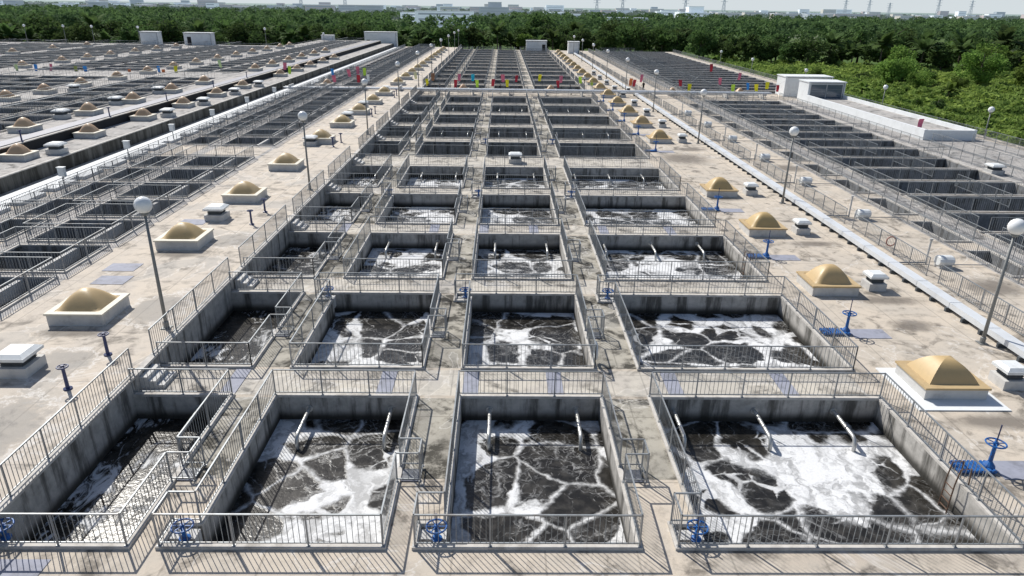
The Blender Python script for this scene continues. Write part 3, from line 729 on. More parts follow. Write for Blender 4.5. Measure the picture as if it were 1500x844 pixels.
for x, z, y in fl:
    i = cnt.get(x, 0); cnt[x] = i+1; lab = 'faded pinkish domed skylight %s, %s' % (nmz[x], nth(i))
    if s2['label'] == 'x': s2.location = (x,y,z); s2['label'] = lab
    else: dup(s2, (x,y,z), lab)
for k, (x, y) in enumerate([(-7.,127.0),(8.6,127.0),(30.,125.6),(42.2,126.3),(-31,127)]):
    s = dup(s2, (x,y,0 if x > -14 else .6), 'faded skylight standing in the cross road, %s from the left' % ORD[[1,2,3,4,0][k]]); s['group'] = 'skylights in the cross road'

# ------------------------------------------------------------------ roof vents
def vent(label, loc, group, w=.95):
    t = thing('roof_vent', label, 'vent', loc, group)
    m = MB(); m.box(-w/2,w/2,-w/2,w/2,0,.42); obj('base', m, M['curb'], t)
    m = MB(); m.box(-w*.33,w*.33,-w*.33,w*.33,.42,.72)
    for k in range(3): m.box(-w*.36,w*.36,-w*.36,w*.36,.47+.08*k,.5+.08*k)
    obj('louvre', m, M['louvre'], t)
    c = w*.52; e = w*.36; m = MB()
    m.hexa([(-c,-c,.72),(c,-c,.72),(c,c,.72),(-c,c,.72)],[(-c,-c,.84),(c,-c,.84),(c,c,.84),(-c,c,.84)])
    m.hexa([(-c+.01,-c+.01,.84),(c-.01,-c+.01,.84),(c-.01,c-.01,.84),(-c+.01,c-.01,.84)],[(-e,-e,.96),(e,-e,.96),(e,e,.96),(-e,e,.96)]); obj('cap', m, M['whitebox'], t); return t
vr = None
for i, y in enumerate([24.6,35.1,45.2,55.7,79.3,90.,100.3,110.5,121.3,131.,141.5,152,162.5]):
    lab = 'white capped roof vent right of the %s amber skylight on the right deck' % nth(i)
    if vr is None: vr = vent(lab, (20.9,y,0), 'roof vents on the right deck')
    else: dup(vr, (20.6,y,0), lab)
vl = None
for i, (x, y) in enumerate([(-18.9,24.2),(-19.2,45.2),(-19.8,72.),(-19.6,89.4),(-19.6,100),(-19.6,120)]):
    lab = 'white capped roof vent between amber skylights on the left deck, %s' % nth(i)
    if vl is None: vl = vent(lab, (x,y,.6), 'roof vents on the left deck', 1.25)
    else: dup(vl, (x,y,.6), lab)
vf = [(-38.7,1.8,y) for y in (60.5,82,92.3,103.5,114)]+[(-46.,2.7,y) for y in (74,85,96)]+[(-57.8,2.7,97),(1.3-.0,0,67.3),(46.9,0,64.5)]
for i, (x, z, y) in enumerate(vf):
    lab = ('white mushroom vent on the far left strips, %s' % nth(i)) if x < -30 else ('concrete vent with white cap on the wide cross walkway, middle of the central block' if x < 10 else 'grey vent with white cap at the right end of the right-hand basins')
    v = dup(vl, (x,y,z), lab); v['group'] = 'other roof vents'
# AC boxes with standpipe on the right beige strip
ac = None
for i, y in enumerate([38.6,48.7,59.1,69.3,79.9,90.3,100.6]):
    lab = 'white rounded blower box beside a pinkish standpipe on the right strip, %s' % nth(i)
    if ac is None:
        ac = thing('blower_box', lab, 'blower', (26.6,y,0), 'blower boxes on the right strip')
        m = MB(); m.lathe([(.34,-.45),(.4,-.38),(.4,.38),(.34,.45)], 12)
        m.v = [(z+0, x*1.0, max(y_*.8,-.28)+.42) for x, y_, z in m.v]; obj('casing', m, M['whitebox'], ac)
        m = MB(); m.box(-.4,.4,-.3,.3,0,.14); obj('foot', m, M['curb'], ac)
        m = MB(); m.tube([(-.75,.55,0),(-.75,.55,1.55)], .06, 8); m.tube([(-.75,.55,1.5),(-.75,.55,1.62)], .1, 8); obj('standpipe', m, M['curb'], ac)
        m = MB(); m.tube([(-3.2,.45,.1),(-.75,.5,.1)], .05, 8); m.tube([(.4,.1,.12),(3.,.15,.1)], .03, 6); obj('hose', m, M['post'], ac)
    else: dup(ac, (26.6,y,0), lab)
m = MB(); m.torus((0,0,0), .30, .045, 20, 8, 'y'); lb = obj('lifebuoy', m, M['buoy']); lb.location = (24.66,41.2,.75); tag(lb, 'faded orange lifebuoy hanging on the railing behind the white duct', 'lifebuoy')
m = MB(); m.torus((0,0,0), .34, .07, 20, 8, 'x'); lb = obj('lifebuoy', m, M['whitebox']); lb.location = (4.06,26.2,.62); tag(lb, 'white lifebuoy on the railing at the right of the second-row middle basin', 'lifebuoy')

# long white duct
t = thing('duct', 'long white duct on dark supports along the right deck', 'duct', (23.2,14,0))
m = MB(); m.box(-.3,.3,0,112,.22,.5); m.box(-.3,.3,117,232,.22,.5)
for i in range(76): 
    if not 37 < i < 39: m.box(-.315,.315,3*i,3*i+.06,.21,.515)
obj('duct_body', m, M['duct'], t)
sp = MB(); sp.box(-.42,.34,-.07,.07,.0,.22); spm = sp.mesh('support', M['louvre'])
for i in range(96): link('support', spm, t, (0, .5+(1.35*i if i < 60 else 81+4*(i-60)), 0))
# cross duct over the road band
t = thing('pipe_bridge', 'low pale pipe bridge crossing the whole works behind the bunting', 'pipes', (-37,121.2,0))
m = MB()
for k, (yy, zz, r_) in enumerate([(0,.95,.16),(1.,.95,.16),(2.2,.5,.22)]): m.tube([(0,yy,zz),(60,yy,zz),(83,yy,zz)], r_, 8)
obj('pipe_run', m, M['duct'], t); sm_ = MB(); sm_.box(-.1,.1,-.3,2.4,0,.8); smm = sm_.mesh('support', M['curb'])
for i in range(14): link('support', smm, t, (1+6.2*i,0,0 if 1+6.2*i > 23 else .6))

# left deck plates
cm = MB(); cm.box(-.85,.85,-.6,.6,.006,.02); cme = cm.mesh('cover_plate', M['plate'])
for (x, y, z, l) in [(-20.4,33.9,.6,'bluish steel plate beyond the nearest skylight of the left deck, closer of two'),(-20.8,35.8,.6,'bluish steel plate beyond the nearest skylight of the left deck, farther of two'),
                     (-20.5,44.4,.6,'bluish steel plate between skylights of the left deck near the white vent'),(-13.1,14.2,0,'bluish steel plate in the front left corner before the narrow basin')]:
    tag(link('cover_plate', cme, None, (x,y,z)), l, 'cover plate')

# ------------------------------------------------------------------ lamps
def lamp(label, loc, h=5.75, group=None, R=.36):
    t = thing('lamp_post', label, 'lamp post', loc, group)
    m = MB(); m.tube([(0,0,0),(0,0,h*.5),(0,0,h-.1)], [.085,.07,.055], 10); obj('pole', m, M['pole'], t, True)
    m = MB(); m.box(-.2,.2,-.2,.2,0,.04); m.lathe([(.12,.04),(.12,.3),(.09,.34)], 10); obj('base_plate', m, M['pole'], t)
    m = MB(); m.lathe([(.07,h-.12),(.17,h-.06),(.17,h+.02)], 12); obj('collar', m, M['pole'], t)
    m = MB(); n = 10; m.lathe([(max(.02, R*math.sin(math.pi*i/n)), h+R-R*math.cos(math.pi*i/n)-.02) for i in range(n+1)], 20); obj('globe', m, M['globe'], t, True); return t
l0 = None
for i, y in enumerate([28.2,53.4,78.6,104,129,154,179,204,229,250]):
    lab = 'tall lamp post with white globe at the edge of the left deck, %s' % nth(i)
    if l0 is None: l0 = lamp(lab, (-15.0,y,.6), 5.35, 'lamp posts on the left deck')
    else: dup(l0, (-15.1,y,.6), lab)
l1 = None
for i, y in enumerate([28.4,53.0,78.6,104,129,154,179,204,229]):
    lab = 'tall lamp post with white globe beside the white duct, %s' % nth(i)
    if l1 is None: l1 = lamp(lab, (22.35,y,0), 5.3, 'lamp posts beside the duct')
    else: dup(l1, (22.3,y,0), lab)
ll = lamp('tall lamp post with white globe at the left end of the far treeline', (-136,211,2.7), 4.2, 'distant lamp posts')
for i, (x, y, z, w_) in enumerate([(-125,211,2.7,'far left, second from the left'),(-117,211,2.7,'far left, third from the left'),(-104,211,2.7,'left of the small white hut'),(-68,211,2.7,'right of the two white huts'),(-58,238,.6,'before the treeline left of the big hut'),
     (60.3,200,-1.2,'at the green scrub, farthest'),(58.9,170,-1.2,'at the green scrub, second farthest'),(59.3,140,-1.2,'behind the white stair hut'),(59.4,110,-1.2,'behind the louvred hut'),(59.4,85,-1.2,'in the scrub right of the white ramp')]):
    dup(ll, (x,y,z), 'lamp post with white globe, %s' % w_)

# ------------------------------------------------------------------ white huts
def hut(label, x, y, z, w, d, h, door=None, win=False):
    t = thing('white_hut', label, 'hut', (x,y,z))
    m = MB(); m.box(0,w,0,d,0,h); obj('wall', m, M['white'], t)
    m = MB(); m.box(-.12,w+.12,-.12,d+.12,h+.002,h+.16); obj('roof', m, M['white'], t)
    if door is not None:
        m = MB(); m.box(door,door+1.1,-.03,.0,0.05,2.2); dr = obj('door', m, M['black'], t)
        m = MB(); m.box(door+.1,door+.18,-.07,-.03,1.,1.15); obj('handle', m, M['rail'], dr)
    m = MB(); m.tube([(w-.25,-.06,h),(w-.25,-.06,.1)], .05, 6); m.box(.3,w-.3,-.09,-.02,h-.12,h-.04); obj('gutter', m, M['rail'], t)
    if win:
        for k in range(2):
            x0 = .45+k*(w-.75)/2; x1 = x0+(w-1.2)/2
            m = MB(); m.box(x0,x1,-.03,.0,.45,h-.35); wd = obj('window', m, M['glass'], t)
            m = MB(); m.box(x0-.06,x0,-.06,0,.4,h-.3); m.box(x1,x1+.06,-.06,0,.4,h-.3); m.box(x0-.06,x1+.06,-.06,0,h-.35,h-.29)
            for j in range(5): m.box(x0,x1,-.045,-.031,.6+j*.38,.64+j*.38)
            obj('frame', m, M['rail'], wd)
    return t
hut('small plain white hut on the far left edge of the works', -103.,209.5,2.7,5.,2.5,3.3)
hut('white hut with a dark door on the far left edge', -90.5,209,2.7,7.8,2.5,3.2,.9)
hut('small white hut at the end of the dark walled strip', -61.,247,.6,4.,2.5,3.6)
hut('long white hut with a dark door at the far end left of the central block', -47.5,252,.6,11.,2.8,4.7,.7)
hut('white hut at the far end of the central block', 8.,249,0,7.,2.6,3.3,5.4)
hut('narrow white hut at the far end of the right deck', 21.4,238,0,3.6,3.,3.6)
h1 = hut('white stair hut with slanted front beside the green scrub', 49.8,125.5,0,8.3,4.,3.3)
hut('white hut with a louvred glazed front at the head of the ramp', 50.5,117.2,0,6.1,4.,3.2,win=True)
t = thing('ramp_enclosure', 'long low white parapet box with grey roof running toward the camera on the right', 'enclosure', (50.3,82.5,0))
m = MB(); m.box(0,.35,0,34.5,0,1.25); m.box(6.,6.35,0,34.5,0,1.25); m.box(.35,6.,0,.3,0,1.2); obj('parapet', m, M['white'], t)
m = MB(); m.box(.36,5.99,.31,34.5,.0,.75); obj('roof', m, M['far'], t)

# ------------------------------------------------------------------ bunting
FLG = [(-84.1,3.1,'paleg'),(-80.9,3.1,'blue'),(-78.2,3.2,'pink'),(-77.6,1.8,'red'),(-74.0,2.9,'olive'),(-72.4,2.9,'blue'),(-64.9,2.5,'orange'),(-59.7,3.1,'blue'),(-59.0,2.5,'orange'),(-56.8,3.1,'yellow'),(-56.4,1.9,'pink'),
 (-49.1,4.2,'paleg'),(-37.8,3.9,'pink'),(-37.1,3.3,'lime'),(-29.7,3.0,'blue'),(-29.5,1.9,'pink'),(-26.9,2.9,'pink'),(-25.3,3.4,'pink'),(-25.2,2.0,'red'),(-24.1,3.2,'lime'),(-23.6,2.1,'white'),(-15.3,2.6,'paley'),
 (-13.3,1.5,'yellow'),(-12.2,2.5,'brown'),(-8.2,1.4,'red'),(-7.6,2.4,'pink'),(-5.2,2.4,'cyan'),(-4.5,1.4,'lime'),(-1.6,1.6,'red'),(0.0,2.4,'pink'),(0.8,1.5,'yellow'),(2.5,2.3,'red'),(6.6,2.5,'yellow'),(9.7,1.5,'red'),(10.3,2.3,'pink'),(13.6,2.2,'lime'),
 (22.7,2.0,'orange'),(23.3,1.8,'red'),(24.5,2.7,'pink'),(31.3,1.9,'red'),(33.1,1.2,'yellow'),(36.5,4.6,'red'),(38.3,2.3,'pink'),(40.8,1.2,'lime'),(41.8,3.2,'pink'),(43.4,1.5,'blue'),(44.9,1.3,'yellow'),(46.9,1.7,'yellow'),(48.7,1.2,'red')]
FC = {'paleg':(.55,.7,.35),'blue':(.05,.28,.7),'pink':(.62,.16,.24),'red':(.42,.03,.05),'olive':(.35,.4,.12),'orange':(.75,.22,.07),'yellow':(.8,.72,.03),'lime':(.5,.75,.08),'white':(.8,.8,.78),'paley':(.75,.72,.4),'brown':(.3,.15,.08),'cyan':(.02,.45,.62)}
CN = {'paleg':'pale green','paley':'pale yellow'}
for c, v in FC.items(): M['f_'+c] = simple('cloth '+c, v, .8, var=.12, scale=3)
ropes = {}
for i, (x, z, c) in enumerate(FLG):
    Y = 126.0; w, h = .5+.2*random.random(), 1.15+.2*random.random()
    m = MB(); n = 6; ph = random.random()*6; tl = random.uniform(-.18,.18)
    for k in range(n+1):
        u = k/n; ww = w/2*(1-.25*u*u); yy = .1*math.sin(ph+u*4); m.v += [(-ww+tl*u,yy,-h*u),(0+tl*u,yy+.07,-h*u),(ww+tl*u,yy-.03,-h*u)]
        if k: a = 3*(k-1); m.f += [(a,a+1,a+4,a+3),(a+1,a+2,a+5,a+4)]; m.m += [0,0]
    o = obj('bunting_flag', m, M['f_'+c], smooth=True); o.location = (x, Y, z+.7)
    near = 'over the far left basins' if x < -46 else 'left of the left skylight deck' if x < -23 else 'above the left skylight deck' if x < -14 else 'behind the middle basins' if x < 15 else 'above the right deck' if x < 31 else 'over the right-hand basins'
    tag(o, '%s bunting flag %s, %s flag from the left' % (CN.get(c, c), near, ordn(i)), 'flag', 'coloured flags on the bunting line')
    ropes.setdefault(0 if x < -46 else 1 if x < -14.5 else 2 if x < 15 else 3, []).append((x, Y, z+.7))
for k, pts in ropes.items():
    a, b = pts[0], pts[-1]; zb = 2.7 if k == 0 else .6 if k == 1 else 0
    pts = [(a[0]-1.5,126,zb+2.9)]+pts+[(b[0]+1.2,126,zb+2.6)]
    nm_ = ['over the far left basins','left of the central block','behind the middle basins','over the right-hand basins'][k]
    m = MB(); m.tube(pts, .016, 4); tag(obj('bunting_rope', m, M['rope']), 'thin cord carrying the coloured flags %s' % nm_, 'rope')
    for s, p in (('left', pts[0]), ('right', pts[-1])):
        m = MB(); m.tube([(p[0],p[1],zb),(p[0],p[1],p[2]+.1)], .03, 6); tag(obj('flag_pole', m, M['post']), 'thin pole at the %s end of the flag cord %s' % (s, nm_), 'pole')
o = dup_f = bpy.data.objects.new('bunting_flag', bpy.data.objects['bunting_flag.002'].data); C.objects.link(o); o.location = (50.9,84.5,2.2); o.scale = (1.2,1,1)
tag(o, 'pink cloth flag standing on the near end of the white ramp parapet', 'flag')

# ------------------------------------------------------------------ people
def person(label, loc, rz, shirt, trousers, bend=0., arm=0.3, hat=None):
    hip = Vector((0,0,.93)); up = Vector((0, math.sin(bend), math.cos(bend)))
    ch = hip+up*.38; nk = hip+up*.56; hd = hip+up*.66; tp = hip+up*.80
    J = [hip, hip+up*.18, ch, nk, hd, tp]; E = [(0,1),(1,2),(2,3),(3,4),(4,5)]; R = [.14,.13,.155,.06,.085,.075]
    for s in (-1, 1):
        b = len(J); J += [Vector((s*.10,0,.88)), Vector((s*.12,.05*s,.48)), Vector((s*.13,-.04*s,.09)), Vector((s*.14,.12,.05))]; E += [(0,b),(b,b+1),(b+1,b+2),(b+2,b+3)]; R += [.10,.068,.048,.04]
        b = len(J); sh = nk-up*.07+Vector((s*.19,0,0)); J += [sh, sh+Vector((s*.06,arm*.25,-.27)), sh+Vector((s*.04,.08+arm*.6,-.48)), sh+Vector((s*.03,.14+arm*.75,-.57))]; E += [(2,b),(b,b+1),(b+1,b+2),(b+2,b+3)]; R += [.065,.05,.038,.03]
    me = bpy.data.meshes.new('person'); me.from_pydata([tuple(v) for v in J], E, []); o = link('person', me, None, loc); o.rotation_euler.z = rz
    sk = o.modifiers.new('s', 'SKIN'); sub = o.modifiers.new('d', 'SUBSURF'); sub.levels = 1; sub.render_levels = 1
    for i, d in enumerate(me.skin_vertices[0].data): d.radius = (R[i]*(1.25 if i in (1,2) else 1), R[i]*.9); d.use_root = i == 0
    k = NT('clothed figure '+label[:12], .8); tc = k.n.new('ShaderNodeTexCoord'); z = k.sep(tc.outputs['Object'])[2]
    hz = (hip+up*.57).z
    c = k.mix(k.math('GREATER_THAN', z, .9), trousers, shirt); c = k.mix(k.math('GREATER_THAN', z, hz), c, (.32,.19,.13)); c = k.mix(k.math('LESS_THAN', z, .08), c, (.02,.02,.02)); k.color(c); me.materials.append(k.m)
    m = MB(); m.lathe([(.095,0),(.112,.03),(.1,.1),(.04,.15)], 10, tuple(hd+up*.05)); obj('cap', m, simple('cap '+label[:8], hat or (.02,.02,.02), .7), o)
    tag(o, label, 'person', 'workers on the cross road')
person('person in dark clothes bending over near the left end of the cross road', (-12.6,123.4,0), .6, (.03,.035,.05), (.02,.02,.03), .8, .6)
person('person in dark clothes stooping beside another on the cross road', (-11.1,123.0,0), -1.2, (.05,.06,.08), (.02,.02,.02), .5, .5)
person('person in dark clothes standing below the pink and yellow flags', (-.4,123.4,0), .2, (.03,.03,.04), (.02,.02,.025), .05)
person('person in dark clothes leaning on the road left of the right skylights', (12.0,123.8,0), 1.0, (.06,.065,.08), (.02,.02,.02), .45, .5)
person('person in white shirt and dark trousers near the far right skylights', (16.4,143,0), 2., (.6,.65,.72), (.02,.02,.03), .15)
person('person in yellow vest standing left of a skylight on the right deck', (16.4,131.,0), 2.6, (.45,.6,.1), (.5,.5,.52), .1, .4, (.7,.7,.1))
person('person in black standing behind the white duct below an orange flag', (25.9,131,0), .3, (.02,.02,.02), (.02,.02,.02))

# ------------------------------------------------------------------ vegetation
def cards(centres, size, up=.35):
    n = len(centres); d1 = rng.normal(size=(n,3)); d1[:,2] *= .6; d1 /= np.linalg.norm(d1, axis=1)[:,None]
    d2 = rng.normal(size=(n,3)); d2 -= (d2*d1).sum(1)[:,None]*d1; d2 /= np.linalg.norm(d2, axis=1)[:,None]
    s = size*(.55+.9*rng.random(n))[:,None]; a = d1*s*.62; b = d2*s*.34
    V = np.stack([centres-a, centres+b, centres+a, centres-b], 1).reshape(-1,3); return V
def quads(name, V, mat):
    n = len(V)//4; me = bpy.data.meshes.new(name); me.vertices.add(len(V)); me.vertices.foreach_set('co', V.astype(np.float32).ravel())
    me.loops.add(n*4); me.loops.foreach_set('vertex_index', np.arange(n*4, dtype=np.int32)); me.polygons.add(n)
    me.polygons.foreach_set('loop_start', np.arange(0, n*4, 4, dtype=np.int32)); me.polygons.foreach_set('loop_total', np.full(n, 4, dtype=np.int32))
    me.materials.append(mat); me.update(calc_edges=True); return me
def crown(R, H, n, size, lobes=16, z0=2.0):
    pts = []
    for _ in range(lobes):
        th = rng.random()*6.283; rr = R*.68*math.sqrt(rng.random()); z = z0+(H-z0)*(.25+.62*rng.random()*(1-.35*rr/R)); lr = R*(.26+.24*rng.random())
        k = int(n/lobes); d = rng.normal(size=(k,3)); d /= np.linalg.norm(d, axis=1)[:,None]; r = lr*(.55+.5*rng.random(k)**.6)
        q = d*r[:,None]; q[:,2] *= .72; pts.append(q+np.array([rr*math.cos(th), rr*math.sin(th), z]))
    return cards(np.concatenate(pts), size)
def trunk_mb(H, r=.22, n=5):
    m = MB(); m.tube([(0,0,-.3),(.05,.03,H*.3),(-.1,.08,H*.6),(.05,0,H*.85)], [r*1.3,r,r*.6,r*.2], 7)
    for k in range(n):
        t = k*2.4; z = H*(.3+.09*k); m.tube([(0,0,z),(math.cos(t)*H*.14,math.sin(t)*H*.14,z+H*.12),(math.cos(t)*H*.25,math.sin(t)*H*.25,z+H*.2)], [r*.5,r*.3,r*.1], 5)
    return m
def tree_proto(R, H, n, size, mat, z0=1.5): return (trunk_mb(H).mesh('trunk', M['bark']), quads('crown', crown(R, H, n, size, z0=z0), mat))
def tree(pr_, loc, s, rz, label, group, name='broadleaf_tree'):
    t = thing(name, label, 'tree', loc, group); t.scale = (s,s,s*random.uniform(.9,1.15)); t.rotation_euler.z = rz
    link('trunk', pr_[0], t); link('crown', pr_[1], t); return t
def palm_proto(H=3.2, L=3.2, n=22, mat=None):
    tm = MB(); tm.tube([(0,0,-.3),(.1,0,H*.5),(.0,.1,H)], [.22,.17,.13], 7); V = []
    for k in range(n):
        th = k*2.4+rng.random()*.4; e = .5+.85*rng.random(); ln = L*(.75+.4*rng.random()); prev = np.array([0,0,H]); d = np.array([math.cos(th)*math.cos(e), math.sin(th)*math.cos(e), math.sin(e)])
        side = np.array([-math.sin(th), math.cos(th), 0.])
        for j in range(10):
            nx = prev+d*ln/10; d = d+np.array([0,0,-.14]); d /= np.linalg.norm(d); wl = ln*.2*math.sin(math.pi*(j+1)/11.5)
            for s in (-1, 1): V += [prev, nx, nx+side*s*wl+d*.12+np.array([0,0,-.12*wl]), prev+side*s*wl*.85+d*.02]
            prev = nx
    return tm.mesh('trunk', M['bark']), quads('crown', np.array(V), mat)
PD = [tree_proto(3.6+.5*i, 7.5+.6*i, 1700, .62, M['leafD'], 0.) for i in range(4)]
PM = [tree_proto(3.4+.5*i, 6.5+.6*i, 2200, .5, M['leafM'], .0) for i in range(3)]
PP = [palm_proto(4.2, 4.4, 26, M['leafD']), palm_proto(2.6, 3.8, 24, M['leafD'])]
def front(x):           # where the dark belt starts
    P = [(-260,262),(-140,268),(-60,292),(4,312),(69,280),(108,248),(155,232),(300,205)]
    return np.interp(x, [p[0] for p in P], [p[1] for p in P])
k = 0
for row in range(3):
    x = -235.
    while x < 262:
        x += random.uniform(5.,8.)*(1+.12*row); y = front(x)+row*11+random.uniform(-3,4)
        if abs(x) > y*.86: continue
        q = random.random(); side = 'behind the far left basins' if x < -60 else 'behind the central block' if x < 60 else 'behind the green scrub'
        dep = ['front of the belt','second line of the belt','third line of the belt'][row]
        if q < .3: tree(PP[k%2], (x,y,-4), random.uniform(1.15,1.55)+.12*row, random.random()*6, 'spiky palm %s, %s' % (side, dep), 'palms of the dark tree belt '+side+' '+dep, 'palm_tree')
        elif q < .9: tree(PD[k%4], (x,y,-4), random.uniform(.8,1.5)+.08*row, random.random()*6, 'dense dark tree %s, %s' % (side, dep), 'dark trees '+side+' '+dep)
        else: tree(PM[k%3], (x,y,-4), random.uniform(1.,1.3)+.1*row, random.random()*6, 'lighter bushy tree %s, %s' % (side, dep), 'light trees '+side+' '+dep)
        k += 1
# far woodland as one mass
cs = []
for _ in range(3400):
    y = 330+520*random.random()**1.2; x = random.uniform(-.84,.84)*y
    if y < front(x)+34: continue
    if (-.155 < x/y < -.035 and 430 < y < 700) or (-.045 < x/y < .012 and 560 < y) or (.13 < x/y < .2 and 480 < y < 640): continue
    R = random.uniform(2.6,5.); h = random.choice([5.5,7,8.5,9.5,11.5]); kk = 80
    d = rng.normal(size=(kk,3)); d[:,2] = np.abs(d[:,2]); d /= np.linalg.norm(d, axis=1)[:,None]; d *= (R*(.75+.35*rng.random(kk)))[:,None]; cs.append(d+np.array([x,y,-4+h-R*.5]))
tag(link('woodland', quads('woodland', cards(np.concatenate(cs), 1.35), M['leafH'])), 'dense green woodland stretching away behind the dark tree belt', 'woodland', kind='stuff')
cs = []
for _ in range(5200):
    y = 850+2600*random.random()**1.3; x = random.uniform(-.82,.82)*y
    if math.sin(x*.006+y*.004)+math.sin(y*.011-x*.003) < -.5: continue
    R = random.uniform(6,12); h = random.uniform(5.,10.); kk = 26
    d = rng.normal(size=(kk,3)); d[:,2] = np.abs(d[:,2])*.7; d /= np.linalg.norm(d, axis=1)[:,None]; d *= np.array([R,R,h*.7])*(.75+.35*rng.random(kk))[:,None]; cs.append(d+np.array([x,y,-4+h*.3]))
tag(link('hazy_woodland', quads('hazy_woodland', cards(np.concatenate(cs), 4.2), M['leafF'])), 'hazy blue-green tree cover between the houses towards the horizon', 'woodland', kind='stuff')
# bright scrub to the right of the works
N = 150000
yy = 40+230*rng.random(N)**.8; xx = 60.8+rng.random(N)**.75*(np.maximum(yy*.86-58, 6)); ok = (yy < front(0)*0+np.interp(xx, [60,108,155,300], [282,250,234,206])+4)
xx, yy = xx[ok], yy[ok]
hh = .7+1.1*np.sin(xx*.33+np.sin(yy*.21)*1.7)*np.sin(yy*.27+np.cos(xx*.19)*2.)+.7*np.sin(xx*.91+yy*.6)*np.sin(yy*.83-xx*.4)
zz = -4+np.maximum(.15, hh)*(.75+.35*rng.random(len(xx)))
sz = .42+.0022*yy
Vv = cards(np.stack([xx,yy,zz],1), 1.0); cc = np.repeat(np.stack([xx,yy,zz],1), 4, 0); Vv = cc+(Vv-cc)*np.repeat(sz, 4)[:,None]
tag(link('scrub', quads('scrub', Vv, M['leafL'])), 'bright green scrub and creepers covering the ground right of the works', 'scrub', kind='stuff')
PL = [tree_proto(5.6, 9.3, 4200, .5, M['leafM'], .2), tree_proto(5., 9., 4200, .48, M['leafM'], .2)]
for i, (x, y, s, l) in enumerate([(99,180,.92,'large round tree in the scrub, left of the three big ones'),(106,190,1.05,'large rounded bright tree standing in the scrub, beside the belt'),(122.7,183.5,1.08,'tall round tree in the scrub, middle of the three big ones'),
        (134.5,181,1.1,'large leafy tree at the right edge of the picture before the belt'),(101,172,.55,'low dark bush at the foot of the big round tree'),(86,196,.5,'small rounded bush beside the belt'),(113,176,.42,'small bush between the big round trees')]):
    tree(PL[i%2], (x,y,-4), s, i*1.3, l, None)
pS = [palm_proto(1.6, 2.6, 24, M['leafM']), tree_proto(1.9, 3., 900, .3, M['leafM'], .2), tree_proto(1.7, 2.8, 900, .3, M['leafD'], .2)]
for i in range(70):
    y = 60+200*random.random(); x = 62+random.random()*(y*.84-58 if y > 90 else 15)
    if y > np.interp(x, [60,108,155,300], [278,246,230,202]): continue
    q = i % 3
    tree(pS[q], (x,y,-3.8), random.uniform(.6,1.3), random.random()*6, ['young palm with arching fronds growing in the green scrub','leafy bush growing in the green scrub','dark leafy shrub growing in the green scrub'][q], ['young palms in the scrub','leafy bushes in the scrub','dark shrubs in the scrub'][q], ['palm_bush','bush','shrub'][q])

# ground
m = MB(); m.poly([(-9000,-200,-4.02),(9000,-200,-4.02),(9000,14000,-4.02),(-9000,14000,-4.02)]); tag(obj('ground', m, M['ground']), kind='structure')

for m_, e_ in (('cityW', .42),): M[m_].node_tree.nodes['Principled BSDF'].inputs['Emission Strength'].default_value = e_  # stronger painted haze glow, lifts the shaded faces of the white walls
# ------------------------------------------------------------------ city on the horizon
def bldg(x, y, w, d, h, mat, label, group=None, storeys=None, rmat='cityG', step=0):
    t = thing('building', label, 'building', (x,y,-4), group)
    m = MB(); m.box(0,w,0,d,0,h)
    if step: m.box(w*.3,w*.75,d*.2,d*.8,h,h+step)
    obj('wall', m, M[mat], t)
    m = MB(); m.box(-.4,w+.4,-.4,d+.4,h+.01+0,h+.5) if not step else m.box(w*.3-.3,w*.75+.3,d*.2-.3,d*.8+.3,h+step+.01,h+step+.5); obj('roof', m, M[rmat], t)
    st = min(5, storeys or max(1, int(h/3.4)))
    for q in range(st):
        mm = MB(); mm.box(w*.06, w*.94, -.12, 0, h*(q+.38)/st, h*(q+.72)/st); obj('window_band', mm, M['cityD'], t)
    return t
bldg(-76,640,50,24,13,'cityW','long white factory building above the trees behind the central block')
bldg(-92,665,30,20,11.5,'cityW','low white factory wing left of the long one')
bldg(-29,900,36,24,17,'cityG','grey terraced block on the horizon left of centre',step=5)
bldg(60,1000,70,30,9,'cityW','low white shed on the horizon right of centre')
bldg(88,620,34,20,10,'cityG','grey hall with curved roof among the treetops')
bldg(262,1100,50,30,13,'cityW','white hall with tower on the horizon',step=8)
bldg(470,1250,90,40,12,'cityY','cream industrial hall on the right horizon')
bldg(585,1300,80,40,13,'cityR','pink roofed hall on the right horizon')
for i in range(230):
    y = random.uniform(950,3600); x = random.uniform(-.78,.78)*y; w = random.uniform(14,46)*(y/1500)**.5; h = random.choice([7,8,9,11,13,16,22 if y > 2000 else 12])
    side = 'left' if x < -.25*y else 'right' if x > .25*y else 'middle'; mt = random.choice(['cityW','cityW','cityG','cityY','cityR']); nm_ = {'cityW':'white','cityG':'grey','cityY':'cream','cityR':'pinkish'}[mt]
    bldg(x, y, w, 18, h, mt, 'small %s building among the houses on the %s of the horizon' % (nm_, side), '%s horizon buildings %s' % (nm_, side), rmat=random.choice(['cityG','cityW','cityR']))
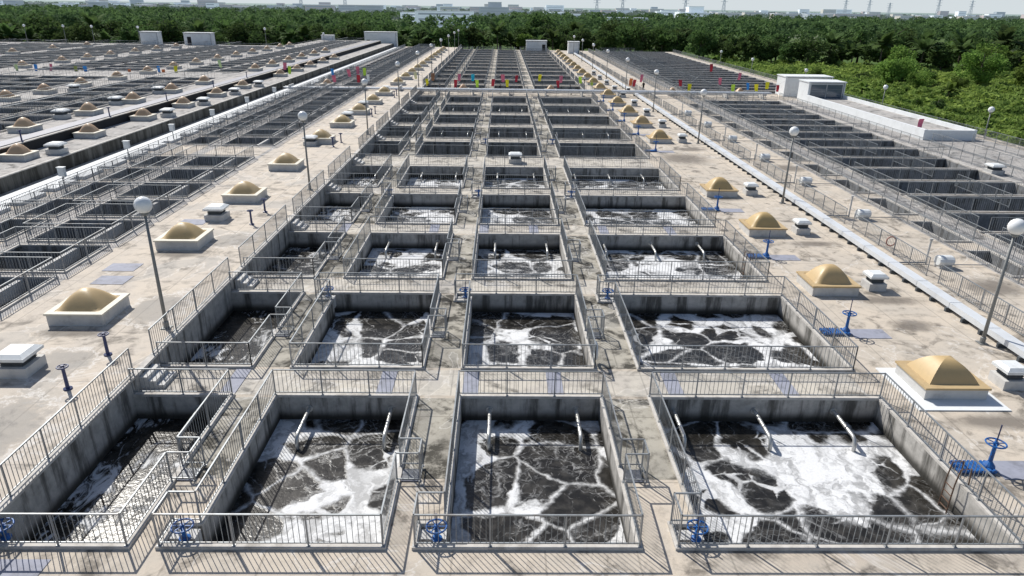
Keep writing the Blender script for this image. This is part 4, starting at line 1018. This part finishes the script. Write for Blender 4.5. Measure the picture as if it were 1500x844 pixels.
for i, (x, y, h, s) in enumerate([(-317,1500,44,'far left'),(-405,1500,40,'leftmost'),(241,1500,44,'right of centre'),(189,1500,38,'near centre'),(446,1500,46,'middle right'),(368,1500,40,'between centre and right'),(832,1800,48,'right'),(890,1800,48,'right, second'),(940,1800,38,'right, third'),(1060,1800,48,'far right, inner'),(1141,1800,46,'far right, outer')]):
    m = MB(); w = 4.
    for a, b in ((-1,-1),(1,-1),(1,1),(-1,1)): m.bar((a*w,b*w,0),(a*.6,b*.6,h), .55)
    for k in range(6):
        z0, z1 = h*k/6, h*(k+1)/6; r0, r1 = w+(.6-w)*k/6, w+(.6-w)*(k+1)/6
        for a in (-1, 1): m.bar((-r0,a*r0,z0),(r1,a*r1,z1), .35); m.bar((r0,a*r0,z0),(-r1,a*r1,z1), .35)
    for z in (.7,.82,.94): m.bar((-7,0,h*z),(7,0,h*z), .6)
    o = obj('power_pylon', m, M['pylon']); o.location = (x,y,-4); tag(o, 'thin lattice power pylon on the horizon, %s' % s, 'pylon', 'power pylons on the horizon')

# ------------------------------------------------------------------ camera
f_, cx_, cy_, H_ = 1010., 750., 422., 14.2
d1 = Vector((737-cx_, 8.8-cy_, f_)).normalized(); hz = Vector((1,.0145,0)); up = d1.cross(hz).normalized()
if up.y > 0: up = -up
rt = d1.cross(up)
if rt.x < 0: rt = -rt
cam = bpy.data.cameras.new('camera'); co = bpy.data.objects.new('camera', cam); C.objects.link(co)
# rows of W->C: X=rt, Y=d1, Z=up (image axes: x right, y down, z forward)
right = Vector((rt.x, d1.x, up.x)); down = Vector((rt.y, d1.y, up.y)); fwd = Vector((rt.z, d1.z, up.z))
co.matrix_world = Matrix(((right.x,-down.x,-fwd.x,0),(right.y,-down.y,-fwd.y,0),(right.z,-down.z,-fwd.z,H_),(0,0,0,1)))
cam.sensor_width = 36; cam.lens = f_/1500*36; cam.clip_end = 20000; cam.clip_start = .5
bpy.context.scene.camera = co
# ------------------------------------------------------------------ light
az = math.atan2(-.60, .80); el = math.radians(45)
w = bpy.data.worlds.new('World'); bpy.context.scene.world = w; w.use_nodes = True; nt = w.node_tree
sky = nt.nodes.new('ShaderNodeTexSky'); sky.sky_type = 'NISHITA'; sky.sun_disc = False; sky.sun_elevation = el; sky.sun_rotation = az
sky.air_density = 1.; sky.dust_density = 1.2; sky.ozone_density = 1.5
bg = nt.nodes['Background']; bg.inputs[1].default_value = .10
tcn = nt.nodes.new('ShaderNodeTexCoord'); sx = nt.nodes.new('ShaderNodeSeparateXYZ'); nt.links.new(tcn.outputs['Generated'], sx.inputs[0])
mr = nt.nodes.new('ShaderNodeMapRange'); mr.interpolation_type = 'SMOOTHSTEP'; nt.links.new(sx.outputs[2], mr.inputs[0]); mr.inputs[1].default_value = .0; mr.inputs[2].default_value = .22; mr.inputs[3].default_value = 1; mr.inputs[4].default_value = 0
mx = nt.nodes.new('ShaderNodeMix'); mx.data_type = 'RGBA'; nt.links.new(mr.outputs[0], mx.inputs[0]); nt.links.new(sky.outputs[0], mx.inputs[6]); mx.inputs[7].default_value = (6.6,7.2,7.5,1)   # pale haze low over the horizon
nt.links.new(mx.outputs[2], bg.inputs[0])
sl = bpy.data.lights.new('sun', 'SUN'); sl.energy = 5.0; sl.angle = math.radians(.5); sl.color = (1,.965,.90)
so = bpy.data.objects.new('sun', sl); C.objects.link(so); so.location = (-30,60,60)
tos = Vector((math.sin(az)*math.cos(el), math.cos(az)*math.cos(el), math.sin(el))); so.rotation_euler = tos.to_track_quat('Z', 'Y').to_euler()
sc = bpy.context.scene; sc.view_settings.view_transform = 'Standard'; sc.view_settings.look = 'None'; sc.view_settings.exposure = 0
